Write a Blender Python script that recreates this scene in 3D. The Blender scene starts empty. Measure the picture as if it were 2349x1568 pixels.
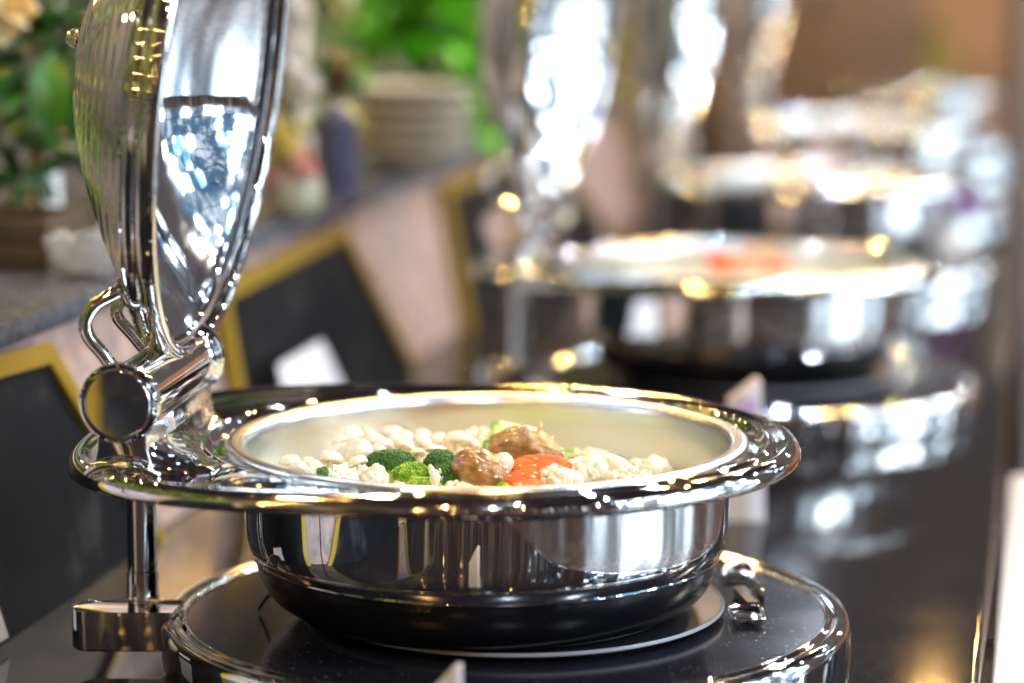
import bpy, bmesh, math, random
from mathutils import Vector, Matrix, noise
R = math.radians
PI = math.pi
random.seed(7)
sc = bpy.context.scene
col = sc.collection

# ------------------------------------------------------------------ camera
FPX = 6200.0                      # focal length in pixels of a 2349 px wide picture
PITCH = math.atan(939 / FPX)
CZ = 0.534                        # camera height above the counter top
cam_d = bpy.data.cameras.new('camera')
cam = bpy.data.objects.new('camera', cam_d); col.objects.link(cam)
cam.location = (0, 0, CZ)
cam.rotation_euler = (PI / 2 - PITCH, 0, 0)
cam_d.sensor_width = 36; cam_d.lens = 36 * FPX / 2349
cam_d.clip_start = 0.05; cam_d.clip_end = 200
cam_d.dof.use_dof = True
cam_d.dof.focus_distance = 1.92
cam_d.dof.aperture_fstop = 2.15
sc.camera = cam

sc.view_settings.view_transform = 'Standard'
sc.view_settings.look = 'None'
sc.view_settings.exposure = 0.36
sc.cycles.use_denoising = True
sc.cycles.use_adaptive_sampling = False
sc.cycles.caustics_reflective = True
sc.cycles.sample_clamp_indirect = 12
sc.cycles.blur_glossy = 0.3
sc.cycles.max_bounces = 10
sc.cycles.glossy_bounces = 7
sc.cycles.diffuse_bounces = 3

def ray(x, y):
    a = (x - 1174.5) / FPX; b = -(y - 784) / FPX
    c, s = math.cos(PITCH), math.sin(PITCH)
    return (a, c + b * s, -s + b * c)
def at(x, y, z):
    r = ray(x, y); t = (z - CZ) / r[2]; return Vector((r[0] * t, r[1] * t, z))
def atY(x, y, Y):
    r = ray(x, y); t = Y / r[1]; return Vector((r[0] * t, Y, CZ + r[2] * t))
def px(n, Y):                     # size in metres of n picture pixels at depth Y
    return n * Y / FPX / 0.985

# ------------------------------------------------------------------ node helpers
class NT:
    def __init__(s, tree): s.t = tree; s.n = tree.nodes; s.l = tree.links
    def new(s, typ, **kw):
        n = s.n.new(typ)
        for k, v in kw.items(): setattr(n, k, v)
        return n
    def put(s, sock, v):
        if isinstance(v, (int, float)): sock.default_value = v
        elif isinstance(v, tuple): sock.default_value = v
        else: s.l.new(v, sock)
    def m(s, op, a, b=None, c=None, clamp=False):
        n = s.new('ShaderNodeMath', operation=op, use_clamp=clamp)
        s.put(n.inputs[0], a)
        if b is not None: s.put(n.inputs[1], b)
        if c is not None: s.put(n.inputs[2], c)
        return n.outputs[0]
    def mix(s, f, a, b):
        n = s.new('ShaderNodeMix', data_type='RGBA')
        s.put(n.inputs[0], f); s.put(n.inputs[6], a); s.put(n.inputs[7], b)
        return n.outputs[2]
    def ramp(s, v, pts, interp='LINEAR'):
        n = s.new('ShaderNodeValToRGB'); n.color_ramp.interpolation = interp
        e = n.color_ramp.elements
        while len(e) < len(pts): e.new(0.5)
        for i, (p, c) in enumerate(pts): e[i].position = p; e[i].color = c if len(c) == 4 else (*c, 1)
        s.put(n.inputs[0], v); return n.outputs[0]
    def noise(s, vec, scale, detail=2, rough=.5, dist=0):
        n = s.new('ShaderNodeTexNoise'); s.put(n.inputs['Scale'], scale)
        n.inputs['Detail'].default_value = detail; n.inputs['Roughness'].default_value = rough
        n.inputs['Distortion'].default_value = dist
        if vec is not None: s.l.new(vec, n.inputs['Vector'])
        return n.outputs[0]
    def vec(s, x, y, z):
        n = s.new('ShaderNodeCombineXYZ')
        for i, v in enumerate((x, y, z)): s.put(n.inputs[i], v)
        return n.outputs[0]

# ------------------------------------------------------------------ world: the hall and its windows as surroundings
w = bpy.data.worlds.new('World'); sc.world = w; w.use_nodes = True
w.node_tree.nodes.clear()
T = NT(w.node_tree)
tc = T.new('ShaderNodeTexCoord')
sp = T.new('ShaderNodeSeparateXYZ'); T.l.new(tc.outputs['Generated'], sp.inputs[0])
X, Y, Z = sp.outputs
az = T.m('ARCTAN2', Y, X)                       # 0 = to the right (+x), -pi/2 = behind the camera
el = T.m('ARCSINE', Z)
def band(v, lo, hi, soft=.02):
    a = T.m('DIVIDE', T.m('SUBTRACT', v, lo), soft, clamp=True)
    b = T.m('DIVIDE', T.m('SUBTRACT', hi, v), soft, clamp=True)
    return T.m('MULTIPLY', a, b)
# hall: brown panelled walls in uneven upright strips, dark timber ceiling, dark floor
strip = T.noise(T.vec(T.m('MULTIPLY', az, 24.0), T.m('MULTIPLY', el, .8), 0.0), 1.0, 3, .65)
wallc = T.ramp(strip, [(0.30, (.008, .007, .008)), (.42, (.07, .04, .025)), (.5, (.02, .017, .02)), (.56, (.20, .12, .08)), (.60, (.03, .03, .035)), (.68, (.46, .36, .27)), (.74, (.06, .05, .05))])
ceilc = T.ramp(T.noise(tc.outputs['Generated'], 5.0, 2), [(.35, (.009, .007, .009)), (.7, (.036, .026, .026))])
floorc = (.022, .020, .026, 1)
fwd = T.m('DIVIDE', T.m('SUBTRACT', Y, .15), .2, clamp=True)
wallc = T.mix(fwd, wallc, (.085, .075, .075, 1))
lft = T.m('MULTIPLY', T.m('DIVIDE', T.m('SUBTRACT', -.35, X), .3, clamp=True), band(el, .02, .75, .15))
gn = T.noise(tc.outputs['Generated'], 7.0, 4, .65)
wallc = T.mix(lft, wallc, T.ramp(gn, [(.36, (.01, .012, .008)), (.46, (.06, .10, .015)), (.54, (.20, .20, .03)), (.64, (.42, .36, .10))]))
c = T.mix(T.m('MULTIPLY', T.m('DIVIDE', T.m('SUBTRACT', el, .38), .08, clamp=True), T.m('SUBTRACT', 1.0, lft)), wallc, ceilc)
c = T.mix(T.m('DIVIDE', T.m('SUBTRACT', -0.05, el), .05, clamp=True), c, floorc)
# windows
def grid(fa, fe, ta, te):
    ga = T.m('FRACT', T.m('MULTIPLY', az, fa)); ge = T.m('FRACT', T.m('MULTIPLY', el, fe))
    return T.m('MULTIPLY', T.m('GREATER_THAN', ga, ta), T.m('GREATER_THAN', ge, te))
def windows(lo, hi, elo, ehi, fa, fe, ta, te, strength, seed):
    msk = T.m('MULTIPLY', band(az, lo, hi), band(el, elo, ehi))
    msk = T.m('MULTIPLY', msk, grid(fa, fe, ta, te))
    n = T.noise(T.vec(T.m('MULTIPLY', az, 6.5), T.m('MULTIPLY', el, 6.5), seed), 1.0, 6, .8)
    outc = T.ramp(n, [(.38, (.006, .015, .05)), (.44, (.02, .06, .16)), (.47, (.02, .05, .012)), (.50, (.012, .024, .034)), (.53, (.74, .88, 1.0)), (.60, (.92, .97, 1.0))])
    wn = T.new('ShaderNodeTexWhiteNoise', noise_dimensions='3D')
    T.l.new(T.vec(T.m('FLOOR', T.m('MULTIPLY', az, fa)), T.m('FLOOR', T.m('MULTIPLY', el, fe)), seed), wn.inputs['Vector'])
    core = T.m('MULTIPLY', band(az, -.42, -.02), band(el, .06, .42))
    lit = T.m('MAXIMUM', core, T.m('GREATER_THAN', wn.outputs[0], .72))
    outc = T.mix(T.m('MULTIPLY_ADD', lit, .97, .03), (.003, .006, .010, 1), outc)
    mul = T.new('ShaderNodeVectorMath', operation='SCALE'); T.l.new(outc, mul.inputs[0]); mul.inputs['Scale'].default_value = strength
    return msk, mul.outputs[0]
for args in ((-.75, .42, -.04, .60, 19.0, 16.0, .06, .06, 21.0, 3.0), (.62, .86, .0, .4, 22.0, 14.0, .2, .15, 4.0, 8.0), (-1.22, -.92, -.02, .35, 20.0, 12.0, .45, .12, 5.0, 5.0), (2.3, 2.75, .0, .5, 16.0, 12.0, .3, .15, 2.0, 1.0), (1.405, 1.45, .20, .235, .1, .1, -1, -1, 4.0, 6.0)):
    mk, wc = windows(*args)
    c = T.mix(mk, c, wc)
bg = T.new('ShaderNodeBackground'); T.l.new(c, bg.inputs[0]); bg.inputs[1].default_value = 1.0
out = T.new('ShaderNodeOutputWorld'); T.l.new(bg.outputs[0], out.inputs[0])
w.cycles.sampling_method = 'MANUAL'; w.cycles.sample_map_resolution = 1024

# ------------------------------------------------------------------ lamps: small spots in the ceiling over the buffet
def lamp(x, y, z, p, colr, r=.05):
    d = bpy.data.lights.new('ceiling_spot', 'POINT'); d.energy = p; d.color = colr; d.shadow_soft_size = r
    o = bpy.data.objects.new('ceiling_spot', d); o.location = (x, y, z); col.objects.link(o)
warm = (1.0, .56, .17); cool = (.70, .83, 1.0); neut = (1.0, .9, .75)
rl = random.Random(3)
rq = random.Random(12)
for (x, y, z, c_) in ((-.95, .75, 2.1, warm), (.35, .45, 2.2, cool), (1.25, 1.1, 2.1, cool), (-.45, 2.1, 2.0, warm), (.55, 2.5, 2.1, cool), (1.5, 2.6, 2.1, warm),
                      (-.35, 3.7, 2.1, neut), (.65, 4.1, 2.1, cool), (1.6, 4.2, 2.1, warm), (.0, 5.6, 2.1, warm), (1.1, 5.7, 2.1, cool), (2.0, 6.1, 2.1, neut), (1.0, 8.0, 2.2, cool), (2.6, 8.6, 2.3, warm),
                      (.10, -.9, 1.9, cool), (1.9, -.3, 1.6, cool), (2.5, 1.2, 1.5, cool), (2.2, 3.3, 1.4, neut), (2.8, 4.8, 1.6, cool), (-.7, -.6, 2.1, warm), (.9, -1.9, 2.1, warm), (2.9, 7.0, 1.5, cool), (1.0, 3.3, 2.3, warm), (.9, 4.9, 2.2, warm), (1.4, 7.2, 2.2, warm)):
    lamp(x, y, z, 30 if (y < 3.2 and c_ is warm) else (40 if y < 2.8 else (54 if c_ is warm else 36)), c_, .022)
# hanging strings of tiny warm bulbs at the left, behind the photographer
for i in range(6):
    for j in range(5):
        lamp(*((-2.0 + .22 * i, -.9 - .35 * i, .35 + .36 * j + .07 * i) if i % 2 else (-1.0 + .05 * i, 2.3 + .25 * i, .66 + .17 * j)), 1.8, warm, .008)

# ------------------------------------------------------------------ materials
def mat(name, base=(.5, .5, .5), rough=.5, metal=0.0, **kw):
    m = bpy.data.materials.new(name); m.use_nodes = True
    nt = NT(m.node_tree); b = nt.n['Principled BSDF']
    b.inputs['Base Color'].default_value = (*base, 1); b.inputs['Roughness'].default_value = rough
    b.inputs['Metallic'].default_value = metal
    for k, v in kw.items():
        b.inputs[k.replace('_', ' ')].default_value = v
    m['nt'] = 0
    return m, nt, b
def bump(nt, b, h, strength, dist):
    n = nt.new('ShaderNodeBump'); n.inputs['Strength'].default_value = strength; n.inputs['Distance'].default_value = dist
    nt.l.new(h, n.inputs['Height']); nt.l.new(n.outputs[0], b.inputs['Normal'])
def objco(nt): return nt.new('ShaderNodeTexCoord').outputs['Object']

def make_chrome(name, base, rough, wav=.15, smudge=.05, wscale=14):
    m, nt, b = mat(name, base, rough, 1.0)
    oc = objco(nt)
    n = nt.noise(oc, 55.0, 4, .65)
    wipe = nt.m('MULTIPLY', nt.m('SUBTRACT', nt.noise(oc, 17.0, 5, .7, .6), .52, clamp=True), .55)      # finger marks and wipe haze
    nt.l.new(nt.m('ADD', nt.m('MULTIPLY_ADD', n, smudge, rough - smudge * .4), wipe), b.inputs['Roughness'])
    bump(nt, b, nt.noise(oc, wscale, 2), wav, .002)
    return m
M_CHROME = make_chrome('polished_chrome', (.86, .86, .86), .025, .12, .035)
M_CHROME_WARM = make_chrome('polished_chrome_rim', (.87, .86, .84), .025, .10, .035)
M_CHROME_FILM = make_chrome('chrome_under_film', (.82, .82, .85), .04, .22, .10, 38)
M_LINING = make_chrome('lid_lining_chrome', (.86, .87, .90), .035, .12, .08, 16)
M_BLACKPAN, nt, b = mat('black_satin_enamel', (.006, .006, .008), .20, 0, Specular_IOR_Level=.45)
M_STEEL, nt, b = mat('satin_steel', (.63, .64, .62), .30, 1.0)
oc = objco(nt)
spx = nt.new('ShaderNodeSeparateXYZ'); nt.l.new(oc, spx.inputs[0])
ang = nt.m('ARCTAN2', spx.outputs[1], spx.outputs[0])
br = nt.noise(nt.vec(nt.m('MULTIPLY', ang, 3.0), nt.m('MULTIPLY', spx.outputs[2], 900.0), 0.0), 1.0, 3)
nt.l.new(nt.m('MULTIPLY_ADD', br, .08, nt.m('MULTIPLY_ADD', nt.noise(oc, 25, 3), .10, .13)), b.inputs['Roughness'])
bump(nt, b, br, .06, .0006)
M_STEELLIP, nt, b = mat('satin_steel_lip', (.74, .75, .78), .24, 1.0)
M_GLASSTOP, nt, b = mat('black_ceramic_glass', (.010, .010, .014), .12, 0, Specular_IOR_Level=.4)
oc = objco(nt)
dust = nt.m('GREATER_THAN', nt.noise(oc, 420, 2, .5), .72)
nt.l.new(nt.mix(dust, (.012, .012, .018, 1), (.22, .22, .22, 1)), b.inputs['Base Color'])
nt.l.new(nt.m('MULTIPLY_ADD', dust, .5, nt.m('MULTIPLY_ADD', nt.noise(oc, 20, 3), .1, .10)), b.inputs['Roughness'])
M_PADTOP, nt, b = mat('black_pad_rubber', (.010, .010, .011), .4, 0, Specular_IOR_Level=.2)
M_WHITERIM, nt, b = mat('pale_pad_edge', (.30, .31, .35), .35)
M_RUBBER, nt, b = mat('black_rubber', (.015, .016, .018), .35)

M_COUNTER, nt, b = mat('black_polished_granite', (.015, .014, .016), .07, 0, Specular_IOR_Level=.4)
oc = objco(nt)
g = nt.noise(oc, 260, 3, .6)
nt.l.new(nt.ramp(g, [(.45, (.007, .007, .009)), (.62, (.018, .017, .02)), (.75, (.10, .09, .09))]), b.inputs['Base Color'])
nt.l.new(nt.m('MULTIPLY_ADD', nt.noise(oc, 9, 4), .05, .03), b.inputs['Roughness'])
bump(nt, b, nt.noise(oc, 40, 2), .05, .001)
M_GRANITE, nt, b = mat('pink_speckled_granite', (.5, .38, .33), .22)
oc = objco(nt)
nt.l.new(nt.ramp(nt.noise(oc, 42, 5, .7), [(.34, (.16, .15, .16)), (.46, (.38, .30, .28)), (.55, (.50, .33, .27)), (.68, (.50, .44, .42))]), b.inputs['Base Color'])
M_SLAB, nt, b = mat('blue_grey_stone_slab', (.10, .11, .13), .18)
oc = objco(nt)
nt.l.new(nt.ramp(nt.noise(oc, 90, 4, .7), [(.35, (.045, .05, .065)), (.65, (.13, .14, .17))]), b.inputs['Base Color'])
M_GOLD, nt, b = mat('yellow_gold_frame_paint', (.38, .25, .02), .3, .3)
M_SLATE, nt, b = mat('black_chalkboard', (.012, .013, .016), .4, 0, Specular_IOR_Level=.12)
oc = objco(nt)
nt.l.new(nt.ramp(nt.noise(oc, 12, 4, .6), [(.4, (.006, .007, .010)), (.58, (.009, .010, .012)), (.74, (.045, .048, .052))]), b.inputs['Base Color'])
M_CARD, nt, b = mat('white_card', (.80, .80, .84), .5)
M_CARDB, nt, b = mat('beige_shaded_card', (.62, .54, .47), .5)  # shade of the less lit front face put into the colour
M_CARDP, nt, b = mat('lilac_card_print', (.55, .38, .62), .5)

# food
def food(name, cols, scale, rough=.35, sss=.25, radius=(.006, .004, .002), bs=.3, bscale=300, bd=.0008, coat=.3):
    m, nt, b = mat(name, cols[0], rough, 0, Subsurface_Weight=sss, Subsurface_Scale=.6, Coat_Weight=coat, Coat_Roughness=.15)
    b.inputs['Subsurface Radius'].default_value = radius
    oc = objco(nt)
    n = nt.noise(oc, scale, 4, .6)
    pts = [(.32 + .36 * i / (len(cols) - 1), c_) for i, c_ in enumerate(cols)]
    nt.l.new(nt.ramp(n, pts), b.inputs['Base Color'])
    bump(nt, b, nt.noise(oc, bscale, 3, .6), bs, bd)
    return m
M_MUSH = food('white_mushroom_skin', [(.64, .52, .32), (.74, .67, .50), (.79, .75, .63)], 90, .38, .25)
M_MUSHSTEM = food('white_mushroom_stem', [(.68, .57, .36), (.76, .68, .50)], 120, .4, .25)
M_GILL = food('mushroom_underside', [(.70, .54, .34), (.80, .66, .46)], 140, .5, .2)
M_CAUL = food('cauliflower_curd', [(.70, .62, .38), (.80, .75, .56), (.84, .82, .70)], 80, .42, .25, bs=.6, bscale=420, bd=.001)
M_CAULSTEM = food('cauliflower_stalk', [(.72, .70, .40), (.84, .80, .58)], 60, .4, .3)
M_BROC = food('broccoli_buds_dark', [(.006, .030, .003), (.035, .13, .010), (.13, .30, .03)], 520, .5, .0, bs=.5, coat=.08)  # green variation, with bud highlights and the shade of gaps painted in
M_BROCL = food('broccoli_buds_light', [(.04, .16, .006), (.20, .42, .012), (.60, .66, .06)], 260, .5, .05, bs=.5, coat=.1)
M_BROCSTEM = food('broccoli_stalk', [(.28, .48, .05), (.50, .62, .12)], 60, .35, .3)
M_SHII = food('glazed_brown_mushroom', [(.07, .024, .005), (.27, .12, .022), (.42, .21, .045), (.56, .36, .13)], 75, .32, .0, bs=.9, bscale=170, bd=.0016, coat=.3)
M_SHIID = food('glazed_tan_mushroom', [(.15, .055, .012), (.31, .135, .028), (.45, .23, .06)], 55, .30, .0, bs=.5, bscale=120, bd=.001, coat=.35)
M_CARROT = food('carrot_flesh', [(.60, .060, .003), (.72, .10, .004), (.80, .17, .010)], 120, .55, .08, radius=(.006, .002, .001), bs=.3, bscale=200, coat=.0)
M_CARROT.node_tree.nodes['Principled BSDF'].inputs['Specular IOR Level'].default_value = .25
M_ZUCC = food('courgette_flesh', [(.62, .74, .28), (.78, .84, .50)], 60, .35, .3)
M_ZUCCSKIN = food('courgette_skin', [(.16, .42, .04), (.34, .60, .10)], 60, .35, .1)
M_GARLIC = food('fried_garlic_bits', [(.62, .40, .12), (.82, .66, .36), (.86, .78, .60)], 200, .35, .25, coat=.5)
M_REDPEP = food('red_pepper', [(.60, .06, .02), (.80, .16, .04)], 60, .3, .1)
M_BED = food('stewed_vegetables', [(.70, .62, .38), (.84, .78, .58), (.62, .66, .30)], 45, .4, .2, bs=.7)

# ------------------------------------------------------------------ mesh helpers
def link(name, me, m=None, parent=None, loc=None, rot=None, smooth=True):
    o = bpy.data.objects.new(name, me); col.objects.link(o)
    if m is not None and not me.materials: me.materials.append(m)
    if parent is not None: o.parent = parent
    if loc is not None: o.location = loc
    if rot is not None: o.rotation_euler = rot
    if smooth:
        me.polygons.foreach_set('use_smooth', [True] * len(me.polygons))
    return o
def mesh(name, vs, fs):
    me = bpy.data.meshes.new(name); me.from_pydata([tuple(v) for v in vs], [], fs); me.update(); return me
def lathe_data(prof, seg=96, cap0=False, cap1=False, wob=0):
    vs, fs = [], []
    for (r, z) in prof:
        for i in range(seg):
            a = 2 * PI * i / seg
            vs.append((r * math.cos(a), r * math.sin(a), z))
    n = len(prof)
    for j in range(n - 1):
        for i in range(seg):
            k = (i + 1) % seg
            fs.append((j * seg + i, j * seg + k, (j + 1) * seg + k, (j + 1) * seg + i))
    if cap0: fs.append(tuple(reversed(range(seg))))
    if cap1: fs.append(tuple((n - 1) * seg + i for i in range(seg)))
    return vs, fs
def smooth_prof(pts, sub=4):
    out_ = []
    n = len(pts)
    for i in range(n - 1):
        p0 = pts[max(i - 1, 0)]; p1 = pts[i]; p2 = pts[i + 1]; p3 = pts[min(i + 2, n - 1)]
        for k in range(sub):
            t = k / sub
            out_.append(tuple(.5 * ((2 * p1[d]) + (-p0[d] + p2[d]) * t + (2 * p0[d] - 5 * p1[d] + 4 * p2[d] - p3[d]) * t * t + (-p0[d] + 3 * p1[d] - 3 * p2[d] + p3[d]) * t ** 3) for d in range(2)))
    out_.append(pts[-1])
    return out_
def lathe(name, prof, m, parent=None, seg=96, cap0=False, cap1=False, mtx=None, loc=None, rot=None):
    vs, fs = lathe_data(prof, seg, cap0, cap1)
    if mtx is not None: vs = [mtx @ Vector(v) for v in vs]
    o = link(name, mesh(name, vs, fs), m, parent, loc, rot)
    o.data.set_sharp_from_angle(angle=R(34))
    return o
def box_bm(bm, cx, cy, cz, sx, sy, sz, mtx=None):
    vs = []
    for dx in (-.5, .5):
        for dy in (-.5, .5):
            for dz in (-.5, .5):
                v = Vector((cx + dx * sx, cy + dy * sy, cz + dz * sz))
                vs.append(bm.verts.new(mtx @ v if mtx is not None else v))
    for f in ((0, 1, 3, 2), (4, 6, 7, 5), (0, 4, 5, 1), (2, 3, 7, 6), (0, 2, 6, 4), (1, 5, 7, 3)):
        bm.faces.new([vs[i] for i in f])
    return vs
def finish(name, bm, m, parent=None, bevel=0, seg=2, loc=None, rot=None, smooth=True, autos=True):
    bmesh.ops.recalc_face_normals(bm, faces=bm.faces)
    if bevel:
        bmesh.ops.bevel(bm, geom=list(bm.edges), offset=bevel, segments=seg, affect='EDGES', profile=.6, clamp_overlap=True)
    me = bpy.data.meshes.new(name); bm.to_mesh(me); bm.free()
    o = link(name, me, m, parent, loc, rot, smooth)
    if smooth and autos: me.set_sharp_from_angle(angle=R(38))
    return o
def box(name, cx, cy, cz, sx, sy, sz, m, parent=None, bevel=.001, loc=None, rot=None):
    bm = bmesh.new(); box_bm(bm, cx, cy, cz, sx, sy, sz)
    return finish(name, bm, m, parent, bevel, 2, loc, rot)
def tube(name, pts, rad, m, parent=None, seg=16, sub=6, caps=True):
    P = [Vector(p) for p in pts]
    if sub > 1:
        Q = []
        for i in range(len(P) - 1):
            p0 = P[max(i - 1, 0)]; p1 = P[i]; p2 = P[i + 1]; p3 = P[min(i + 2, len(P) - 1)]
            for k in range(sub):
                t = k / sub
                Q.append(.5 * ((2 * p1) + (-p0 + p2) * t + (2 * p0 - 5 * p1 + 4 * p2 - p3) * t * t + (-p0 + 3 * p1 - 3 * p2 + p3) * t ** 3))
        Q.append(P[-1]); P = Q
    n = len(P); rr = rad if callable(rad) else (lambda t: rad)
    vs, fs = [], []
    up = Vector((0, .3, 1)).normalized(); prev = None
    for i, p in enumerate(P):
        d = (P[min(i + 1, n - 1)] - P[max(i - 1, 0)]).normalized()
        if prev is None:
            a = d.cross(up)
            if a.length < .1: a = d.cross(Vector((1, 0, 0)))
            a.normalize()
        else:
            a = (prev - d * prev.dot(d)).normalized()
        prev = a; b_ = d.cross(a)
        for k in range(seg):
            t = 2 * PI * k / seg
            vs.append(p + (a * math.cos(t) + b_ * math.sin(t)) * rr(i / (n - 1)))
    for i in range(n - 1):
        for k in range(seg):
            q = (k + 1) % seg
            fs.append((i * seg + k, i * seg + q, (i + 1) * seg + q, (i + 1) * seg + k))
    if caps: fs.append(tuple(reversed(range(seg)))); fs.append(tuple((n - 1) * seg + k for k in range(seg)))
    return link(name, mesh(name, vs, fs), m, parent)
def thing(name, label, cat, loc=(0, 0, 0), rz=0, group=None):
    o = bpy.data.objects.new(name, None); o.empty_display_size = .05; col.objects.link(o)
    o.location = loc; o.rotation_euler = (0, 0, rz); o['label'] = label; o['category'] = cat
    if group: o['group'] = group
    return o
def tag(o, label=None, cat=None, group=None, kind=None):
    if label: o['label'] = label
    if cat: o['category'] = cat
    if group: o['group'] = group
    if kind: o['kind'] = kind
    return o
def copy_tree(o, parent=None, name=None):
    c_ = o.copy(); col.objects.link(c_); c_.parent = parent
    for ch in list(o.children): copy_tree(ch, c_)
    return c_

# ================================================================== SETTING
DROW = Vector((math.sin(R(11.32)), math.cos(R(11.32)), 0))      # direction of the buffet row
NROW = Vector((DROW.y, -DROW.x, 0))                              # across the row, to the guests' side (right)
A0 = at(286, 1273, 0)                                            # a point on the foot of the stone upstand
E0 = at(2244, 1567, 0)                                           # a point on the guests' edge of the counter
RZROW = -R(11.32)
def rowpt(base, s, across=0, z=0): p = base + DROW * s + NROW * across; return Vector((p.x, p.y, z))

W_C = (E0 - A0).dot(NROW)                                        # counter width
# floor of the hall
fl = link('floor', mesh('floor', [(-14, -6, -.9), (16, -6, -.9), (16, 22, -.9), (-14, 22, -.9)], [(0, 1, 2, 3)]), None, smooth=False)
M_FLOOR, nt, b = mat('brown_floor', (.10, .07, .055), .25)
oc = objco(nt)
nt.l.new(nt.ramp(nt.noise(oc, 3, 4), [(.4, (.08, .055, .045)), (.7, (.16, .12, .10))]), b.inputs['Base Color'])
fl.data.materials.append(M_FLOOR); fl['kind'] = 'structure'

# lower counter (black polished granite on a dark base)
cnt = thing('buffet_counter', 'long black polished granite buffet counter carrying the row of chafing dishes', 'counter', (A0.x, A0.y, 0), RZROW)
LEN0, LEN1 = -2.6, 9.2
bm = bmesh.new(); box_bm(bm, W_C / 2 - .1, (LEN0 + LEN1) / 2, -.02, W_C + .2, LEN1 - LEN0, .04)
finish('top', bm, M_COUNTER, cnt, .006, 3)
M_WOODD, nt, b = mat('dark_stained_wood', (.035, .022, .016), .35)
box('base', W_C / 2 - .12, (LEN0 + LEN1) / 2, -.47, W_C + .1, LEN1 - LEN0 - .1, .858, M_WOODD, cnt, .004)

# stone upstand leaning back a little, with slab ledge on top
LEAN = .036 / .205
led = thing('stone_upstand', 'pink speckled granite upstand with blue grey stone ledge behind the chafing dishes', 'ledge', (A0.x, A0.y, 0), RZROW)
pw = .62
s = -2.4
while s < 9.0:
    bm = bmesh.new()
    g_ = .002
    f4 = [(0.0, 0.0006), (-.036, .203)]
    vs = []
    for (xx, zz) in ((0, .0006), (-.0378, .2125), (-.0678, .2125), (-.03, .0006)):
        for yy in (s + g_, s + pw - g_): vs.append(bm.verts.new((xx, yy, zz)))
    for f in ((0, 1, 3, 2), (2, 3, 5, 4), (4, 5, 7, 6), (6, 7, 1, 0), (0, 2, 4, 6), (1, 7, 5, 3)): bm.faces.new([vs[i] for i in f])
    finish('panel', bm, M_GRANITE, led, .0012, 1)
    s += pw
box('ledge_slab', -.036 - 1.0 + .022, (LEN0 + LEN1) / 2, .2240, 2.0, LEN1 - LEN0 - .02, .022, M_SLAB, led, .006)
TZ = .235                                                       # top of the ledge

# far wall and side pieces
M_WALL, nt, b = mat('orange_brown_plaster', (.50, .27, .15), .6)
oc = objco(nt)
nt.l.new(nt.ramp(nt.noise(oc, 1.2, 3), [(.4, (.52, .26, .14)), (.6, (.66, .38, .22))]), b.inputs['Base Color'])
wl = box('back_wall', 0, 0, 0, 16, .2, 1.75, M_WALL, None, 0, (1.0, 12.5, -.02), (0, 0, RZROW)); wl['kind'] = 'structure'

# ================================================================== CHAFING DISH
def outline(t):
    """plan outline of the chrome rim: round on the right, squarer toward the hinge on the left"""
    a = t
    ca, sa = math.cos(a), math.sin(a)
    if ca >= 0: return .228 * ca, .228 * sa
    n = 2.9
    ax, ay = .296, .228
    k = (abs(ca) ** n + abs(sa) ** n) ** (-1 / n)
    # blend from circle to superellipse
    bl = min(1, -ca / .45)
    kk = 1 * (1 - bl) + k * bl
    return ax * ca * (kk) if True else 0, ay * sa * kk
def build_plate(parent):
    N = 200
    ring = []
    circ_r = [(.1768, .157), (.193, .1600), (.1975, .1620), (.2010, .1650), (.2035, .1700), (.2053, .1722), (.2075, .1712), (.2095, .1680)]
    ins = [(.0180, .1684), (.0150, .1690), (.0125, .1704), (.0098, .1716), (.0072, .1718), (.0048, .1707), (.0026, .1687), (.0010, .1660), (.0002, .1635), (.0, .1605), (.0008, .1580), (.0025, .1568), (.010, .1570), (.02, .1575)]
    vs, fs = [], []
    for (r, z) in circ_r:
        for i in range(N):
            a = 2 * PI * i / N; vs.append((r * math.cos(a), r * math.sin(a), z))
    O = [Vector(outline(2 * PI * i / N)) for i in range(N)]
    nr = []
    for i in range(N):
        d = O[(i + 1) % N] - O[i - 1]; nn = Vector((d.y, -d.x)).normalized(); nr.append(nn)
    for (o, z) in ins:
        for i in range(N):
            p = O[i] - nr[i] * o
            vs.append((p.x, p.y, z))
    # underside back to bowl
    for i in range(N):
        a = 2 * PI * i / N; vs.append((.1772 * math.cos(a), .1772 * math.sin(a), .1580))
    rows = len(circ_r) + len(ins) + 1
    for j in range(rows - 1):
        for i in range(N):
            k = (i + 1) % N
            fs.append((j * N + i, j * N + k, (j + 1) * N + k, (j + 1) * N + i))
    me = mesh('rim_plate', vs, fs)
    return link('rim_plate', me, M_CHROME_WARM, parent)

dish = thing('chafing_dish', 'nearest round chrome chafing dish, open, with white mushrooms, broccoli and carrots', 'chafing dish', (0, 0, 0), 0, 'chafing dishes in a row along the counter')
HZ = .218; HX = -.2315; HY0, HY1 = -.163, .050
# main body
rim = build_plate(dish)
lathe('bowl', smooth_prof([(.176, .1600), (.1768, .145), (.1768, .118), (.1762, .104), (.1745, .095), (.1718, .0885), (.1706, .0868)], 4), M_CHROME, dish, 160)
lathe('seam_bead', [(.1700 + .0016 * math.cos(t), .0872 + .0014 * math.sin(t)) for t in [2 * PI * k / 10 for k in range(11)]], M_CHROME, dish, 160)
lathe('black_base', smooth_prof([(.1698, .0866), (.1685, .0790), (.1655, .0700), (.160, .0605), (.152, .0535), (.141, .0485), (.130, .0470), (0.001, .0470)], 4), M_BLACKPAN, dish, 160)
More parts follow.
